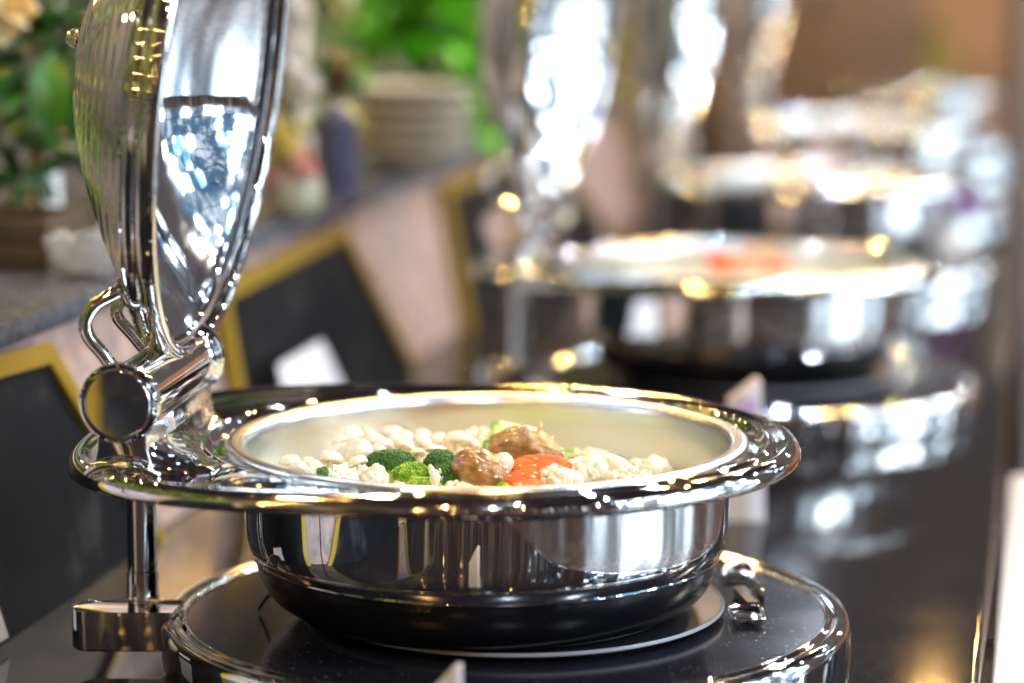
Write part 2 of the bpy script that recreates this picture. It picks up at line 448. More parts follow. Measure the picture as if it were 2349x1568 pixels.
# hinge block: saddle under the barrel
bm = bmesh.new()
prof = [(-.020, .1615), (-.0205, .172), (-.0175, .186), (-.0168, .20), (.0168, .20), (.0172, .186), (.021, .172), (.030, .1635), (.030, .1615)]
k0 = [bm.verts.new((HX + a, HY0 + .008, z)) for a, z in prof]; k1 = [bm.verts.new((HX + a, HY1 - .006, z)) for a, z in prof]
n = len(prof)
for i in range(n):
    j = (i + 1) % n; bm.faces.new((k0[i], k0[j], k1[j], k1[i]))
bm.faces.new(k0); bm.faces.new(list(reversed(k1)))
blk = finish('hinge_block', bm, M_CHROME_FILM, dish, .0014, 3)
# arched trim in front of the block
tube('arch_trim', [(HX - .024, HY0 + .004, .1690), (HX - .016, HY0 - .001, .1745), (HX, HY0 - .003, .1770), (HX + .016, HY0 - .001, .1745), (HX + .026, HY0 + .004, .1690)], .0032, M_CHROME, blk, 12, 6)
# web running from the block to the round rim, under crinkled film
bm = bmesh.new()
NX, NY = 26, 26
grid_ = []
rw = random.Random(4)
for i in range(NX + 1):
    rowv = []
    for j in range(NY + 1):
        u = i / NX; v = j / NY
        y = HY0 + .014 + v * (HY1 - HY0 - .022); xc = min(-math.sqrt(.2085 ** 2 - y * y), HX + .062); x = HX + .012 + u * (xc - HX - .012)
        z = .192 - .0215 * (u ** .6) + .0010 * noise.noise(Vector((x * 160, y * 70, 3)))
        rowv.append(bm.verts.new((x, y, max(z, .1695))))
    grid_.append(rowv)
for i in range(NX):
    for j in range(NY): bm.faces.new((grid_[i][j], grid_[i + 1][j], grid_[i + 1][j + 1], grid_[i][j + 1]))
def skirt(vv):
    lo = [bm.verts.new((v.co.x, v.co.y, .1600)) for v in vv]
    for a, b_, c_, d_ in zip(vv, vv[1:], lo[1:], lo): bm.faces.new((a, b_, c_, d_))
skirt([g[0] for g in grid_]); skirt([g[-1] for g in grid_]); skirt(grid_[-1])
web = finish('fairing', bm, M_CHROME_FILM, dish, 0, autos=False)
# barrel and its collars (axis along local y)
RY = Matrix.Translation((HX, 0, HZ)) @ Matrix.Rotation(-PI / 2, 4, 'X')    # z -> y
def ylathe(name, prof, m, parent, seg=72, cap0=False, cap1=False):
    return lathe(name, prof, m, parent, seg, cap0, cap1, RY)
barrel = ylathe('hinge_barrel', [(.0225, HY0 + .014), (.0225, HY1 - .012)], M_CHROME, dish)
def collar(y0, sgn):
    p = [(.0255, 0), (.0272, .0012), (.0278, .003), (.0278, .0075), (.0262, .0085), (.0262, .0100), (.0268, .0110), (.0268, .0135), (.0240, .0150), (.0240, .0165), (.0248, .0175), (.0248, .0200), (.0220, .0212)]
    return ylathe('collar', [(r, y0 + sgn * z) for r, z in (p if sgn > 0 else p)], M_CHROME, dish)
collar(HY0, 1); collar(HY1, -1)
capf = ylathe('end_cap', [(.0001, HY0 - .0010), (.010, HY0 - .0010), (.0219, HY0 - .0010), (.0224, HY0 - .0006), (.0228, HY0 + .0006), (.0233, HY0 - .0002), (.0246, HY0 - .0001), (.0258, HY0 + .0010)], M_CHROME_WARM, dish)
capb = ylathe('end_cap', [(.0001, HY1 + .0005), (.0235, HY1 + .0005), (.0246, HY1)], M_CHROME_WARM, dish)

# lid, swung open: dome turned to the left
LEANL = R(7.5); LR = .200
lidc = Vector((-.190, 0, .427))
zax = Vector((-math.cos(LEANL), 0, math.sin(LEANL))); yax = Vector((0, 1, 0)); xax = yax.cross(zax)
ML = Matrix.Translation(lidc) @ Matrix((xax, yax, zax)).transposed().to_4x4()
lp_out = smooth_prof([(.1965, -.0015), (.2000, -.0030), (.2030, -.0010), (.2040, .003), (.2036, .009), (.2015, .0115), (.1995, .0130), (.1990, .0200), (.1972, .0215), (.1955, .0235)] + [(q, .0165 + .0905 * (1 - (q / .197) ** 1.75)) for q in (.192,)], 4) + [(q, .0165 + .0905 * (1 - (q / .197) ** 1.75) + .0003 * math.sin(q * 2 * PI / .0135)) for q in [.190 - .0016 * k for k in range(118)]] + [(.0001, .107)]
lid = lathe('lid', lp_out, M_CHROME, dish, 160, mtx=ML)
lp_in = smooth_prof([(.1965, -.0015), (.1945, .000), (.1935, .006), (.1925, .0115)] + [(q, .0095 + .083 * (1 - (q / .1935) ** 2.2)) for q in (.185, .175, .16, .14, .115, .085, .055, .025, .0001)], 5)
lid_in = lathe('lid_lining', lp_in, M_LINING, lid, 160, mtx=ML)
# beads pressed into the flange
for (r_, z_, q) in ((.1998, .0128, .0012), (.1962, .0225, .0012)):
    lathe('pressed_bead', [(r_ + q * math.cos(t), z_ + q * math.sin(t)) for t in [2 * PI * k / 8 for k in range(9)]], M_CHROME_WARM, lid, 128, mtx=ML)
# little ball knob on the dome
kp = ML @ Vector((.016, .0, .1065))
vs, fs = lathe_data(smooth_prof([(.0001, .014), (.0045, .0125), (.0075, .0075), (.0070, .002), (.0045, -.001), (.0030, -.004)], 3), 24)
MK = Matrix.Translation(kp) @ Matrix((xax, yax, zax)).transposed().to_4x4()
link('knob', mesh('knob', [MK @ Vector(v) for v in vs], fs), M_CHROME, lid)
lid_seal = lathe('seal', [(.1925 + .0018 * math.cos(t), .0085 + .0018 * math.sin(t)) for t in [2 * PI * k / 8 for k in range(9)]], M_RUBBER, lid, 96, mtx=ML)

CY1 = at(1117, 1003, .17)
C1 = Vector((CY1.x, CY1.y, 0)); RZ1 = -R(6.5)
MD = Matrix.Translation(C1) @ Matrix.Rotation(RZ1, 4, 'Z'); MDi = MD.inverted()
def loc_of(pxx, pyy, Yw): return MDi @ atY(pxx, pyy, Yw)
rod1 = [loc_of(262, 848, 1.85), loc_of(236, 812, 1.85), loc_of(204, 774, 1.85), loc_of(196, 740, 1.85), loc_of(213, 706, 1.85), loc_of(245, 683, 1.852), loc_of(284, 664, 1.855), loc_of(305, 655, 1.86)]
rod2 = [loc_of(330, 800, 1.93), loc_of(302, 766, 1.93), loc_of(272, 732, 1.93), loc_of(268, 708, 1.93), loc_of(283, 686, 1.93), loc_of(312, 668, 1.935)]
tube('lid_arm', rod1, .0048, M_CHROME, dish, 20, 5); tube('lid_arm', rod2, .0046, M_CHROME, dish, 20, 5)
# slotted leaf spring ring behind the lid, at the arms
tube('arm_boss', [loc_of(270, 640, 1.862), loc_of(284, 668, 1.862), loc_of(304, 700, 1.862)], .0045, M_CHROME, dish, 14, 4)

# ================================================================== HOB under the dish
hob = thing('induction_hob', 'nearest round black glass hob with chrome ring, under the mushroom and broccoli dish', 'hob', (0, 0, 0), 0, 'round hobs set under the chafing dishes')
HOBC = at(1160, 1392, .04) - C1; HOBL = MDi.to_3x3() @ Vector((HOBC.x, HOBC.y, 0))
hx, hy = HOBL.x, HOBL.y
TM = Matrix.Translation((hx, hy, 0))
lathe('chrome_ring', smooth_prof([(.2345, .0372), (.2352, .0395), (.2368, .0400), (.2382, .0388), (.2400, .0378), (.2430, .0392), (.2470, .0398), (.2505, .0388), (.2530, .0360), (.2540, .0320), (.2542, .020), (.2538, .008), (.2525, .003), (.2515, .0006)], 3), M_CHROME_WARM, hob, 180, mtx=TM)
lathe('glass_top', [(.0001, .0376), (.2347, .0376), (.2347, .030)], M_GLASSTOP, hob, 128, mtx=TM)
PM = Matrix.Translation((hx + .008, hy, 0))
lathe('pad', [(.0001, .0462), (.1502, .0462), (.1518, .0452)], M_PADTOP, hob, 128, mtx=PM)
lathe('pad_edge', [(.1520, .0456), (.1530, .0460), (.1535, .0450), (.1535, .0435), (.1526, .0428), (.1400, .0418)], M_WHITERIM, hob, 128, mtx=PM)
lathe('pad_foot', [(.132, .0420), (.132, .0378)], M_RUBBER, hob, 64, mtx=PM)
# wire clips on the hob at the right
for (x_, y_, rz_) in ((1694, 1327, -.1), (1712, 1425, .12)):
    p = MDi @ at(x_, y_, .038)
    cl = box('clip', 0, 0, .0035, .020, .030, .0025, M_CHROME, hob, .0006, (p.x, p.y, .0385), (0, 0, rz_))
    tube('wire', [(-.010, -.013, .004), (-.010, .015, .006), (.010, .016, .006), (.011, -.013, .004)], .0016, M_CHROME, cl, 8, 4)
p = MDi @ at(1712, 1380, .040)
cl = box('clip', 0, 0, .004, .010, .050, .007, M_RUBBER, hob, .0012, (p.x, p.y, .0385), (0, 0, .25))
box('blade', .008, -.004, .009, .0014, .040, .014, M_CHROME, cl, .0004)
p = MDi @ at(594, 1400, .040)
tube('probe_wire', [p, MDi @ at(606, 1380, .047), MDi @ at(618, 1366, .055)], .0012, M_RUBBER, hob, 8, 4)
# arm and post on the left
ax_, ay_ = (MDi @ at(215, 1398, .044)).to_2d()
bx_, by_ = (MDi @ at(372, 1398, .044)).to_2d()
bm = bmesh.new()
hw = .0195
outl = []
for k in range(17):
    t = PI / 2 + PI * k / 16; outl.append((ax_ + .0195 * math.cos(t) * .8, ay_ + hw * math.sin(t)))
outl += [(bx_ + .012, by_ - hw), (bx_ + .012, by_ + hw)]
def prism(bm, outl, z0, z1):
    a = [bm.verts.new((x, y, z0)) for x, y in outl]; b_ = [bm.verts.new((x, y, z1)) for x, y in outl]
    n = len(outl)
    for i in range(n): bm.faces.new((a[i], a[(i + 1) % n], b_[(i + 1) % n], b_[i]))
    bm.faces.new(list(reversed(a))); return b_, bm.faces.new(b_)
top, tf = prism(bm, outl, .0170, .0480)
r_ = bmesh.ops.inset_region(bm, faces=[tf], thickness=.0045)
bmesh.ops.translate(bm, verts=list(tf.verts), vec=(0, 0, -.0030))
bmesh.ops.bevel(bm, geom=[e for e in bm.edges if len(e.link_faces) == 2 and e.calc_face_angle(0) > .7], offset=.0016, segments=3, affect='EDGES', profile=.6)
arm = finish('support_arm', bm, M_CHROME, hob)
pc = MDi @ at(328, 1381, .042)
ps = lathe('post', smooth_prof([(.0116, .0445), (.0122, .0455), (.0122, .0475), (.0117, .0485), (.0116, .0640), (.0116, .0655)], 2) + [(.0113, .0658), (.0113, .0664), (.0116, .0668), (.0110, .0672), (.0110, .15)], M_CHROME, hob, 48, mtx=Matrix.Translation((pc.x, pc.y, 0)))

# ================================================================== FOOD PAN
pan = thing('food_pan', 'satin steel food pan of mushrooms, broccoli and carrots in the nearest dish', 'food pan', (0, 0, 0), 0, 'steel food pans in the chafing dishes')
lathe('lip', smooth_prof([(.1890, .1630), (.1905, .1672), (.1895, .1700), (.1870, .1710), (.1835, .1708), (.1795, .1700), (.1770, .1682), (.1758, .1650)], 3), M_STEELLIP, pan, 160)
lathe('basin', smooth_prof([(.1758, .1650), (.1752, .1560), (.1742, .130), (.172, .112), (.166, .104), (.155, .1015), (.0001, .1010)], 4), M_STEEL, pan, 160)

for o in (dish, hob, pan):
    o.location = C1; o.rotation_euler = (0, 0, RZ1)

# copies further down the row
rows = [(at(1700, 598, .17), 'second'), ]
p2 = at(1700, 598, .17)
spots = [p2, p2 + DROW * 1.10 + NROW * .0, p2 + DROW * 2.26, p2 + DROW * 3.45]
dl = ['round chrome chafing dish standing open just behind the nearest one, stew with red pieces inside',
      'third round chrome chafing dish down the row, open and out of focus', 'fourth chafing dish down the row, its pale opening seen above the third',
      'farthest chafing dish at the end of the row, blurred behind the fourth']
hl = ['round black hob with chrome ring under the second chafing dish', 'round hob under the third chafing dish down the row', 'round hob under the fourth chafing dish', 'round hob under the fifth chafing dish', 'round hob under the farthest chafing dish']
pl = ['steel food pan with red and pale vegetables in the second chafing dish', 'steel food pan in the third chafing dish', 'steel food pan in the fourth chafing dish', 'steel food pan in the fifth chafing dish', 'steel food pan in the farthest chafing dish']
others = []
M_WORN = make_chrome('worn_brushed_chrome', (.87, .87, .88), .05, .10, .03)      # the other dishes: wiped, slightly dulled metal
def dull(o):
    for sl in o.material_slots:
        if sl.material and 'chrome' in sl.material.name: sl.link = 'OBJECT'; sl.material = M_WORN
    for ch in o.children: dull(ch)
for i, p in enumerate(spots):
    for src, lab in ((dish, dl[i]), (hob, hl[i]), (pan, pl[i])):
        c_ = copy_tree(src); dull(c_); c_.location = (p.x, p.y, 0); c_.rotation_euler = (0, 0, (-R(14.5), RZROW, -R(10), -R(12))[i]); c_['label'] = lab
    others.append(Vector((p.x, p.y, 0)))
# ================================================================== FOOD
def pert(v, amp, sc_, seed):
    n = noise.noise_vector(v * sc_ + Vector((seed * 3.1, seed * 1.7, seed)))
    return v + n * amp
def basis(up, spin=0):
    z = Vector(up).normalized(); x = Vector((1, 0, 0)); x = (x - z * x.dot(z)).normalized(); y = z.cross(x)
    return Matrix((x, y, z)).transposed() @ Matrix.Rotation(spin, 3, 'Z')
def shaped(name, vs, fs, B, m, parent, amp=0, sc_=60, seed=0):
    out_ = []
    for v in vs:
        v = Vector(v)
        if amp: v = pert(v, amp, sc_, seed)
        out_.append(B @ v)
    return link(name, mesh(name, out_, fs), m, parent)
def mushroom(x, y, Yw, dpx, up, label, seed, stem=1.0, flat=.62, m=None, grp='white beech mushrooms in the nearest pan'):
    r = px(dpx * 1.12, Yw) / 2
    c_ = atY(x, y, Yw)
    t = thing('mushroom', label, 'mushroom', c_, 0, grp)
    B = basis(up, seed * 1.3)
    prof = smooth_prof([(.0001, 1.05 * flat), (.35, 1.0 * flat), (.68, .78 * flat), (.92, .36 * flat), (1.0, -.04), (.95, -.20), (.80, -.24)], 4)
    vs, fs = lathe_data([(a * r, b_ * r) for a, b_ in prof], 36)
    shaped('cap', vs, fs, B, m or M_MUSH, t, r * .13, .9 / r, seed)
    vs, fs = lathe_data([(a * r, b_ * r) for a, b_ in smooth_prof([(.83, -.23), (.70, -.12), (.40, -.06), (.001, -.05)], 3)], 36)
    shaped('underside', vs, fs, B, M_GILL, t, r * .13, .9 / r, seed)
    if stem:
        p = smooth_prof([(.30, .02), (.25, -.35), (.26, -.8), (.33, -1.2 * stem), (.25, -1.35 * stem), (.001, -1.38 * stem)], 4)
        vs, fs = lathe_data([(a * r, b_ * r) for a, b_ in p], 20)
        vs = [(a + .25 * r * (-c2 / r) ** 1.4 * .3 if c2 < 0 else a, b2, c2) for a, b2, c2 in vs]
        shaped('stem', vs, fs, B, M_MUSHSTEM, t, r * .07, 1 / r, seed + 9)
    return t
mush = [
 (688, 1078, 1.90, 48, (.2, .5, 1), 'white mushroom cap below and between the two leftmost ones', 1),
 (820, 1062, 1.90, 46, (-.4, .3, 1), 'white mushroom at the left foot of the big broccoli crown', 1),
 (868, 1034, 1.95, 40, (.3, .4, 1), 'white mushroom touching the top left of the big broccoli crown', 1),
 (990, 1030, 1.93, 30, (-.2, .3, 1), 'tiny white button between the tilted mushroom and the dark crown', 1),
 (1066, 1046, 1.93, 40, (.2, .5, 1), 'white mushroom low between the dark crown and the front brown mushroom', 1),
 (798, 1003, 2.03, 64, (-.25, .15, 1), 'round white mushroom cap at the far left end of the back heap', 1),
 (820, 1036, 1.93, 66, (-.2, -.5, 1), 'soft pale mushroom cap just left of the big broccoli crown', 0),
 (898, 996, 2.05, 50, (.1, .25, 1), 'highest white mushroom of the heap behind the broccoli', 1),
 (858, 1014, 2.0, 46, (-.3, .4, 1), 'white mushroom showing its underside between the two tallest left ones', 1),
 (1047, 1014, 1.99, 62, (-.25, .62, 1), 'large white mushroom with thick stem, alone left of the brown ones', 1.1),
 (971, 1020, 1.99, 52, (.65, .30, .8), 'white mushroom lying tilted with its cap edge to the right', .8),
 (1008, 1037, 1.95, 34, (-.2, .6, 1), 'tiny white mushroom just right of the tilted one', 1),
 (957, 1043, 1.94, 36, (-.3, .7, .9), 'tiny white mushroom above the right side of the broccoli crown', 1),
 (757, 1054, 1.91, 56, (.1, .35, 1), 'white mushroom cap left of the heap, next to the left cauliflower', 1),
 (665, 1061, 1.94, 46, (-.1, .2, 1), 'leftmost white mushroom cap in the pan', 0),
 (707, 1062, 1.97, 34, (.2, .2, 1), 'small white cap second from the left edge of the food', 0),
 (720, 1072, 1.90, 40, (.1, -.3, 1), 'flat white cap low at the left behind the pan lip', 0),
 (931, 1003, 2.03, 38, (.5, .2, 1), 'small white cap in the back row right of the tallest mushroom', 1), (1003, 1008, 2.05, 44, (-.2, .1, 1), 'round white mushroom at the back, left of the large single one', 0), (880, 1022, 1.98, 44, (.1, .5, 1), 'small white mushroom below the tallest one, directly above the big broccoli crown', 1), (928, 1026, 1.97, 44, (.3, .6, 1), 'small white mushroom left of the tilted one, above the broccoli', 1),
 (843, 1000, 2.07, 36, (0, .1, 1), 'small round cap behind the two leftmost mushrooms of the heap', 0), (905, 1012, 2.01, 40, (-.4, .4, 1), 'small white mushroom in the middle of the heap under the tallest cap', 1), (968, 1000, 2.08, 40, (.2, .1, 1), 'small cap farthest back behind the tilted mushroom', 0),
 (1083, 1020, 2.0, 36, (.3, .5, 1), 'small white mushroom tucked between the big white one and the front brown one', 1),
 (790, 1030, 1.96, 38, (-.5, .2, 1), 'small white mushroom under the far left cap of the heap', 1),
 (776, 1012, 2.0, 34, (-.5, .2, 1), 'smallest cap at the left foot of the mushroom heap', 0),
]
for i, (x, y, Yw, d, up, lab, st) in enumerate(mush):
    mushroom(x, y, Yw, d, up, lab, i + 1, st)
# pale oval cap leaning against the front brown mushroom
mushroom(1156, 1062, 1.885, 44, (.75, -.45, .6), 'pale oval mushroom cap leaning between the brown mushroom and the carrot', 31, 0, .8)

def ico(bm, c_, r, sub=1, mtx=None):
    m4 = Matrix.Translation(c_) @ Matrix.Scale(r, 4)
    bmesh.ops.create_icosphere(bm, subdivisions=sub, radius=1, matrix=m4)
def ico_template(sub):
    bm = bmesh.new(); bmesh.ops.create_icosphere(bm, subdivisions=sub, radius=1)
    vs = [v.co.copy() for v in bm.verts]; fs = [tuple(v.index for v in f.verts) for f in bm.faces]; bm.free(); return vs, fs
ICO1 = ico_template(1); ICO2 = ico_template(2); ICO3 = ico_template(3); ICO4 = ico_template(4); ICO5 = ico_template(5)
class Acc:
    def __init__(s): s.v = []; s.f = []
    def add(s, tpl, c_, r, sx=1, sy=1, sz=1, rot=None, jit=0, rnd=random):
        b0 = len(s.v)
        for v in tpl[0]:
            w_ = Vector((v.x * sx, v.y * sy, v.z * sz)) * r
            if jit: w_ *= 1 + rnd.uniform(-jit, jit)
            if rot is not None: w_ = rot @ w_
            s.v.append(w_ + c_)
        s.f += [tuple(i + b0 for i in f) for f in tpl[1]]
    def obj(s, name, m, parent=None, loc=None): return link(name, mesh(name, s.v, s.f), m, parent, loc)
def fib(n, zmin=-.15):
    out_ = []
    for i in range(n):
        z = 1 - (1 - zmin) * (i + .5) / n; a = i * 2.399963
        q = math.sqrt(max(0, 1 - z * z)); out_.append(Vector((q * math.cos(a), q * math.sin(a), z)))
    return out_
def broccoli(x, y, Yw, wpx, hpx, label, seed, m, nb=900, bud=.00075, yy=.8, stalk=True):
    rx = px(wpx, Yw) / 2; rz = px(hpx, Yw); ry = rx * yy
    t = thing('broccoli_floret', label, 'broccoli', atY(x, y, Yw), 0, 'broccoli florets in the nearest pan')
    rnd = random.Random(seed); A = Acc()
    lob = [(Vector((rnd.uniform(-1, 1), rnd.uniform(-1, 1), rnd.uniform(0, 1))).normalized(), rnd.uniform(.5, 1)) for _ in range(11)]
    def rad(d):
        k = max(pow(max(0, d.dot(l)), 6) * a for l, a in lob)
        return .84 + .17 * k + .05 * noise.noise(d * 4 + Vector((seed, 0, 0)))
    vs, fs = ICO4
    core = []
    for v in vs:
        k = rad(v) * .97
        core.append(Vector((v.x * rx * k, v.y * ry * k, v.z * rz * k if v.z > 0 else v.z * rz * .35 * k)))
    A.v += core; A.f += fs
    for d in fib(nb, -.2):
        d = (d + Vector((rnd.gauss(0, .02), rnd.gauss(0, .02), rnd.gauss(0, .02)))).normalized()
        k = rad(d) * rnd.uniform(.97, 1.07)
        A.add(ICO1, Vector((d.x * rx * k, d.y * ry * k, d.z * rz * k if d.z > 0 else d.z * rz * .35 * k)), bud * rnd.uniform(.7, 1.25))
    A.obj('crown', m, t)
    if stalk:
        p = smooth_prof([(.42, -.1), (.26, -.5), (.22, -.9), (.001, -.95)], 3)
        vs, fs = lathe_data([(a * rx, b_ * rx) for a, b_ in p], 14)
        shaped('stalk', vs, fs, basis((.2, .3, 1)), M_BROCSTEM, t)
    return t
broccoli(898, 1068, 1.92, 122, 38, 'big dark green broccoli crown left of centre', 3, M_BROC, 1100, .00085)
broccoli(1012, 1068, 1.925, 84, 36, 'dark broccoli crown between the big crown and the front brown mushroom', 5, M_BROC, 800, .00085)
broccoli(946, 1096, 1.885, 96, 36, 'light yellow-green broccoli floret in front of the two dark crowns', 8, M_BROCL, 900, .0007)
broccoli(1016, 1102, 1.88, 92, 34, 'dark green floret under the white crumb, left of the front brown mushroom', 11, M_BROC, 1000, .0007)
broccoli(972, 1116, 1.86, 78, 22, 'lowest bright green floret right behind the pan lip', 14, M_BROCL, 600, .0008, stalk=False)
broccoli(1152, 1117, 1.86, 30, 10, 'tiny green crumb of broccoli below the front brown mushroom', 17, M_BROCL, 120, .0007, stalk=False)

def cauli(x, y, Yw, wpx, hpx, label, seed, yy=.7, nb=17, stalk=None, grp='cauliflower pieces in the nearest pan'):
    rx = px(wpx, Yw) / 2; rz = px(hpx, Yw) / 2; ry = rx * yy
    t = thing('cauliflower_piece', label, 'cauliflower', atY(x, y, Yw), 0, grp)
    rnd = random.Random(seed); A = Acc()
    for v in fib(nb, -.5):
        c_ = Vector((v.x * rx * .72, v.y * ry * .72, v.z * rz * .62)) * rnd.uniform(.70, 1.10)
        r0 = min(rx, rz) * rnd.uniform(.34, .80)
        b0 = len(A.v)
        for q in ICO3[0]:
            p = q * r0
            n_ = noise.noise((p + c_) * 260 + Vector((seed, 1, 2))) + .55 * noise.noise((p + c_) * 700) + .3 * noise.noise((p + c_) * 1500)
            A.v.append(c_ + p * (1 + .38 * n_))
        A.f += [tuple(i + b0 for i in f) for f in ICO3[1]]
        for k in range(3):
            d = Vector((rnd.gauss(0, 1), rnd.gauss(0, 1), rnd.gauss(.4, 1))).normalized()
            A.add(ICO2, c_ + d * r0 * .95, r0 * rnd.uniform(.10, .2), jit=.25, rnd=rnd)
    A.obj('curd', M_CAUL, t)
    if stalk:
        vs, fs = lathe_data([(a * rx, b_ * rx) for a, b_ in smooth_prof([(.30, .0), (.26, -.5), (.34, -1.0), (.001, -1.05)], 3)], 14)
        shaped('stalk', vs, fs, basis(stalk), M_CAULSTEM, t, rx * .05, 1 / rx, seed)
    return t
cauli(850, 1100, 1.87, 96, 52, 'cauliflower piece at the left front below the big broccoli crown', 2, stalk=(.3, -.2, 1))
cauli(786, 1098, 1.86, 74, 36, 'flat cauliflower piece touching the pan lip at the left front', 4)
cauli(728, 1090, 1.88, 66, 34, 'leftmost cauliflower piece, below the leftmost mushroom cap', 6)
cauli(1280, 1099, 1.89, 110, 52, 'cauliflower piece at the front, in front of the orange carrot slices', 9)
cauli(1345, 1085, 1.92, 116, 70, 'tallest cauliflower piece right of the carrots', 12, stalk=(.2, .3, 1))
cauli(1410, 1082, 1.93, 100, 62, 'middle cauliflower piece of the right hand heap', 15)
cauli(1488, 1078, 1.96, 108, 52, 'rightmost cauliflower piece beside the pan wall', 18)
cauli(1362, 1050, 2.02, 78, 34, 'pale cauliflower slice behind the right hand heap', 21)
cauli(1440, 1094, 1.88, 120, 36, 'low cauliflower piece along the pan lip at the right front', 24)
cauli(1097, 1003, 2.06, 84, 36, 'yellowish cauliflower piece behind, left of the green courgette wedge', 27)
cauli(1040, 1112, 1.86, 44, 20, 'small cream coloured piece at the lip between broccoli and brown mushroom', 30, nb=10)

def shiitake(x, y, Yw, lpx, hpx, label, seed, m, roll, yaw, bend, cavity, bits):
    rx = px(lpx, Yw) / 2; rz = px(hpx, Yw) / 2; ry = rz * 1.35
    t = thing('brown_mushroom', label, 'mushroom', atY(x, y, Yw), 0, 'glazed brown mushrooms')
    B = Matrix.Rotation(yaw, 3, 'Z') @ Matrix.Rotation(roll, 3, 'Y')
    vs = []
    def surf(v):
        u = v.x
        wv = 1 - .22 * max(0, u) ** 2 - .05 * u
        p = Vector((v.x * rx, v.y * ry * wv, v.z * rz * wv))
        p.z -= bend * rx * u * u
        n_ = noise.noise(Vector((v.x * 2.2, v.y * 2.2, v.z * 2.2)) + Vector((seed, 0, 0)))
        n2 = noise.noise(Vector((v.x * 3, v.y * 9, v.z * 9)) + Vector((0, seed, 0)))
        p *= 1 + .10 * n_ + .045 * n2
        if cavity:
            d = (v - Vector((-.42, -.62, -.62)).normalized()).length
            if d < .75: p *= 1 - .62 * (1 - (d / .75) ** 2) ** .7
        return p
    for v in ICO5[0]: vs.append(B @ surf(v))
    link('cap', mesh('cap', vs, ICO5[1]), m, t)
    rnd = random.Random(seed); A = Acc()
    for k in range(bits):
        d = Vector((rnd.uniform(-.9, .9), rnd.uniform(-.9, .3), rnd.uniform(.2, 1))).normalized()
        A.add(ICO2, B @ surf(d), rnd.uniform(.0006, .0020), rnd.uniform(.6, 1.5), rnd.uniform(.6, 1.2), rnd.uniform(.4, .8), Matrix.Rotation(rnd.uniform(0, 3), 3, 'Z'), .22, rnd)
    tag(A.obj('garlic_crumbs', M_GARLIC, t), kind='stuff')
    return t
shiitake(1216, 1026, 1.955, 190, 92, 'largest brown mushroom, glazed and curved, lying over the carrot slice', 4, M_SHII, R(19), R(6), .26, True, 26)
shiitake(1106, 1076, 1.875, 142, 84, 'shiny front brown mushroom sprinkled with garlic, right of the broccoli', 9, M_SHIID, R(20), R(-14), .10, False, 26)
shiitake(1332, 1058, 2.0, 66, 24, 'small brown mushroom half hidden behind the right hand cauliflower', 13, M_SHII, R(4), 0, .1, False, 4)

def carrot(x, y, Yw, wpx, label, seed, up, th):
    rx = px(wpx, Yw) / 2
    t = thing('carrot_slice', label, 'carrot', atY(x, y, Yw), 0, 'crinkle cut carrot slices')
    vs, fs = [], []
    N = 120; prof = [(0.001, th), (.55, th * 1.02), (.90, th), (.985, th * .86), (1.0, th * .7), (1.0, 0), (.97, -.1 * th), (.001, -.1 * th)]
    for (q, z) in prof:
        for i in range(N):
            a = 2 * PI * i / N; fl_ = 1 - .055 * abs(math.sin(a * 8)) ** .5 * (1 if q > .8 else .3)
            vs.append((q * rx * math.cos(a) * fl_, q * rx * .62 * math.sin(a) * fl_, z))
    for j in range(len(prof) - 1):
        for i in range(N):
            k = (i + 1) % N; fs.append((j * N + i, j * N + k, (j + 1) * N + k, (j + 1) * N + i))
    shaped('slice', vs, fs, basis(up, seed), M_CARROT, t, .0006, 260, seed)
    rnd = random.Random(seed + 40); A = Acc(); B = basis(up, seed)
    for k in range(5):
        A.add(ICO2, B @ Vector((rnd.uniform(-.75, .75) * rx, rnd.uniform(-.5, .3) * rx, th)), rnd.uniform(.0005, .0016), 1.2, .9, .6, None, .25, rnd)
    tag(A.obj('garlic_crumbs', M_GARLIC, t), kind='stuff')
carrot(1240, 1086, 1.905, 146, 'upper orange crinkle cut carrot slice under the large brown mushroom', .12, (.05, -.42, 1), .0085)
carrot(1196, 1112, 1.875, 96, 'lower carrot slice against the pan lip', .3, (-.1, -.35, 1), .0075)
carrot(1208, 1122, 1.85, 80, 'thin carrot sliver lowest at the pan lip', .5, (0, -.2, 1), .0045)

def zucchini(x, y, Yw, lab, pts, th, yaw):
    t = thing('courgette_piece', lab, 'courgette', atY(x, y, Yw), yaw, 'pieces of courgette')
    bm = bmesh.new()
    a = [bm.verts.new((px(u, Yw), 0, px(v, Yw))) for u, v in pts]; b_ = [bm.verts.new((px(u, Yw) + .002, th, px(v, Yw) * .9)) for u, v in pts]
    n = len(pts); bm.faces.new(a); bm.faces.new(list(reversed(b_)))
    for i in range(n): bm.faces.new((a[i], a[(i + 1) % n], b_[(i + 1) % n], b_[i]))
    finish('flesh', bm, M_ZUCC, t, .0012, 3)
    A = [Vector((px(u, Yw), -.0004, px(v, Yw))) for u, v in pts[:3]]
    tube('skin', A, .0011, M_ZUCCSKIN, t, 8, 4)
zucchini(1160, 985, 2.05, 'pale green courgette wedge standing behind the large brown mushroom', [(-30, -25), (-30, 14), (-14, 16), (40, 2), (30, -25)], .010, .2)
zucchini(1122, 1035, 1.95, 'green courgette strip between the white and brown mushrooms', [(-10, -22), (-12, 20), (2, 26), (12, 10), (14, -26)], .008, .2)
zucchini(1258, 1042, 2.03, 'pale courgette slice behind the right end of the large brown mushroom', [(40, -20), (30, 6), (60, 10), (80, -4), (84, -24)], .008, 0)

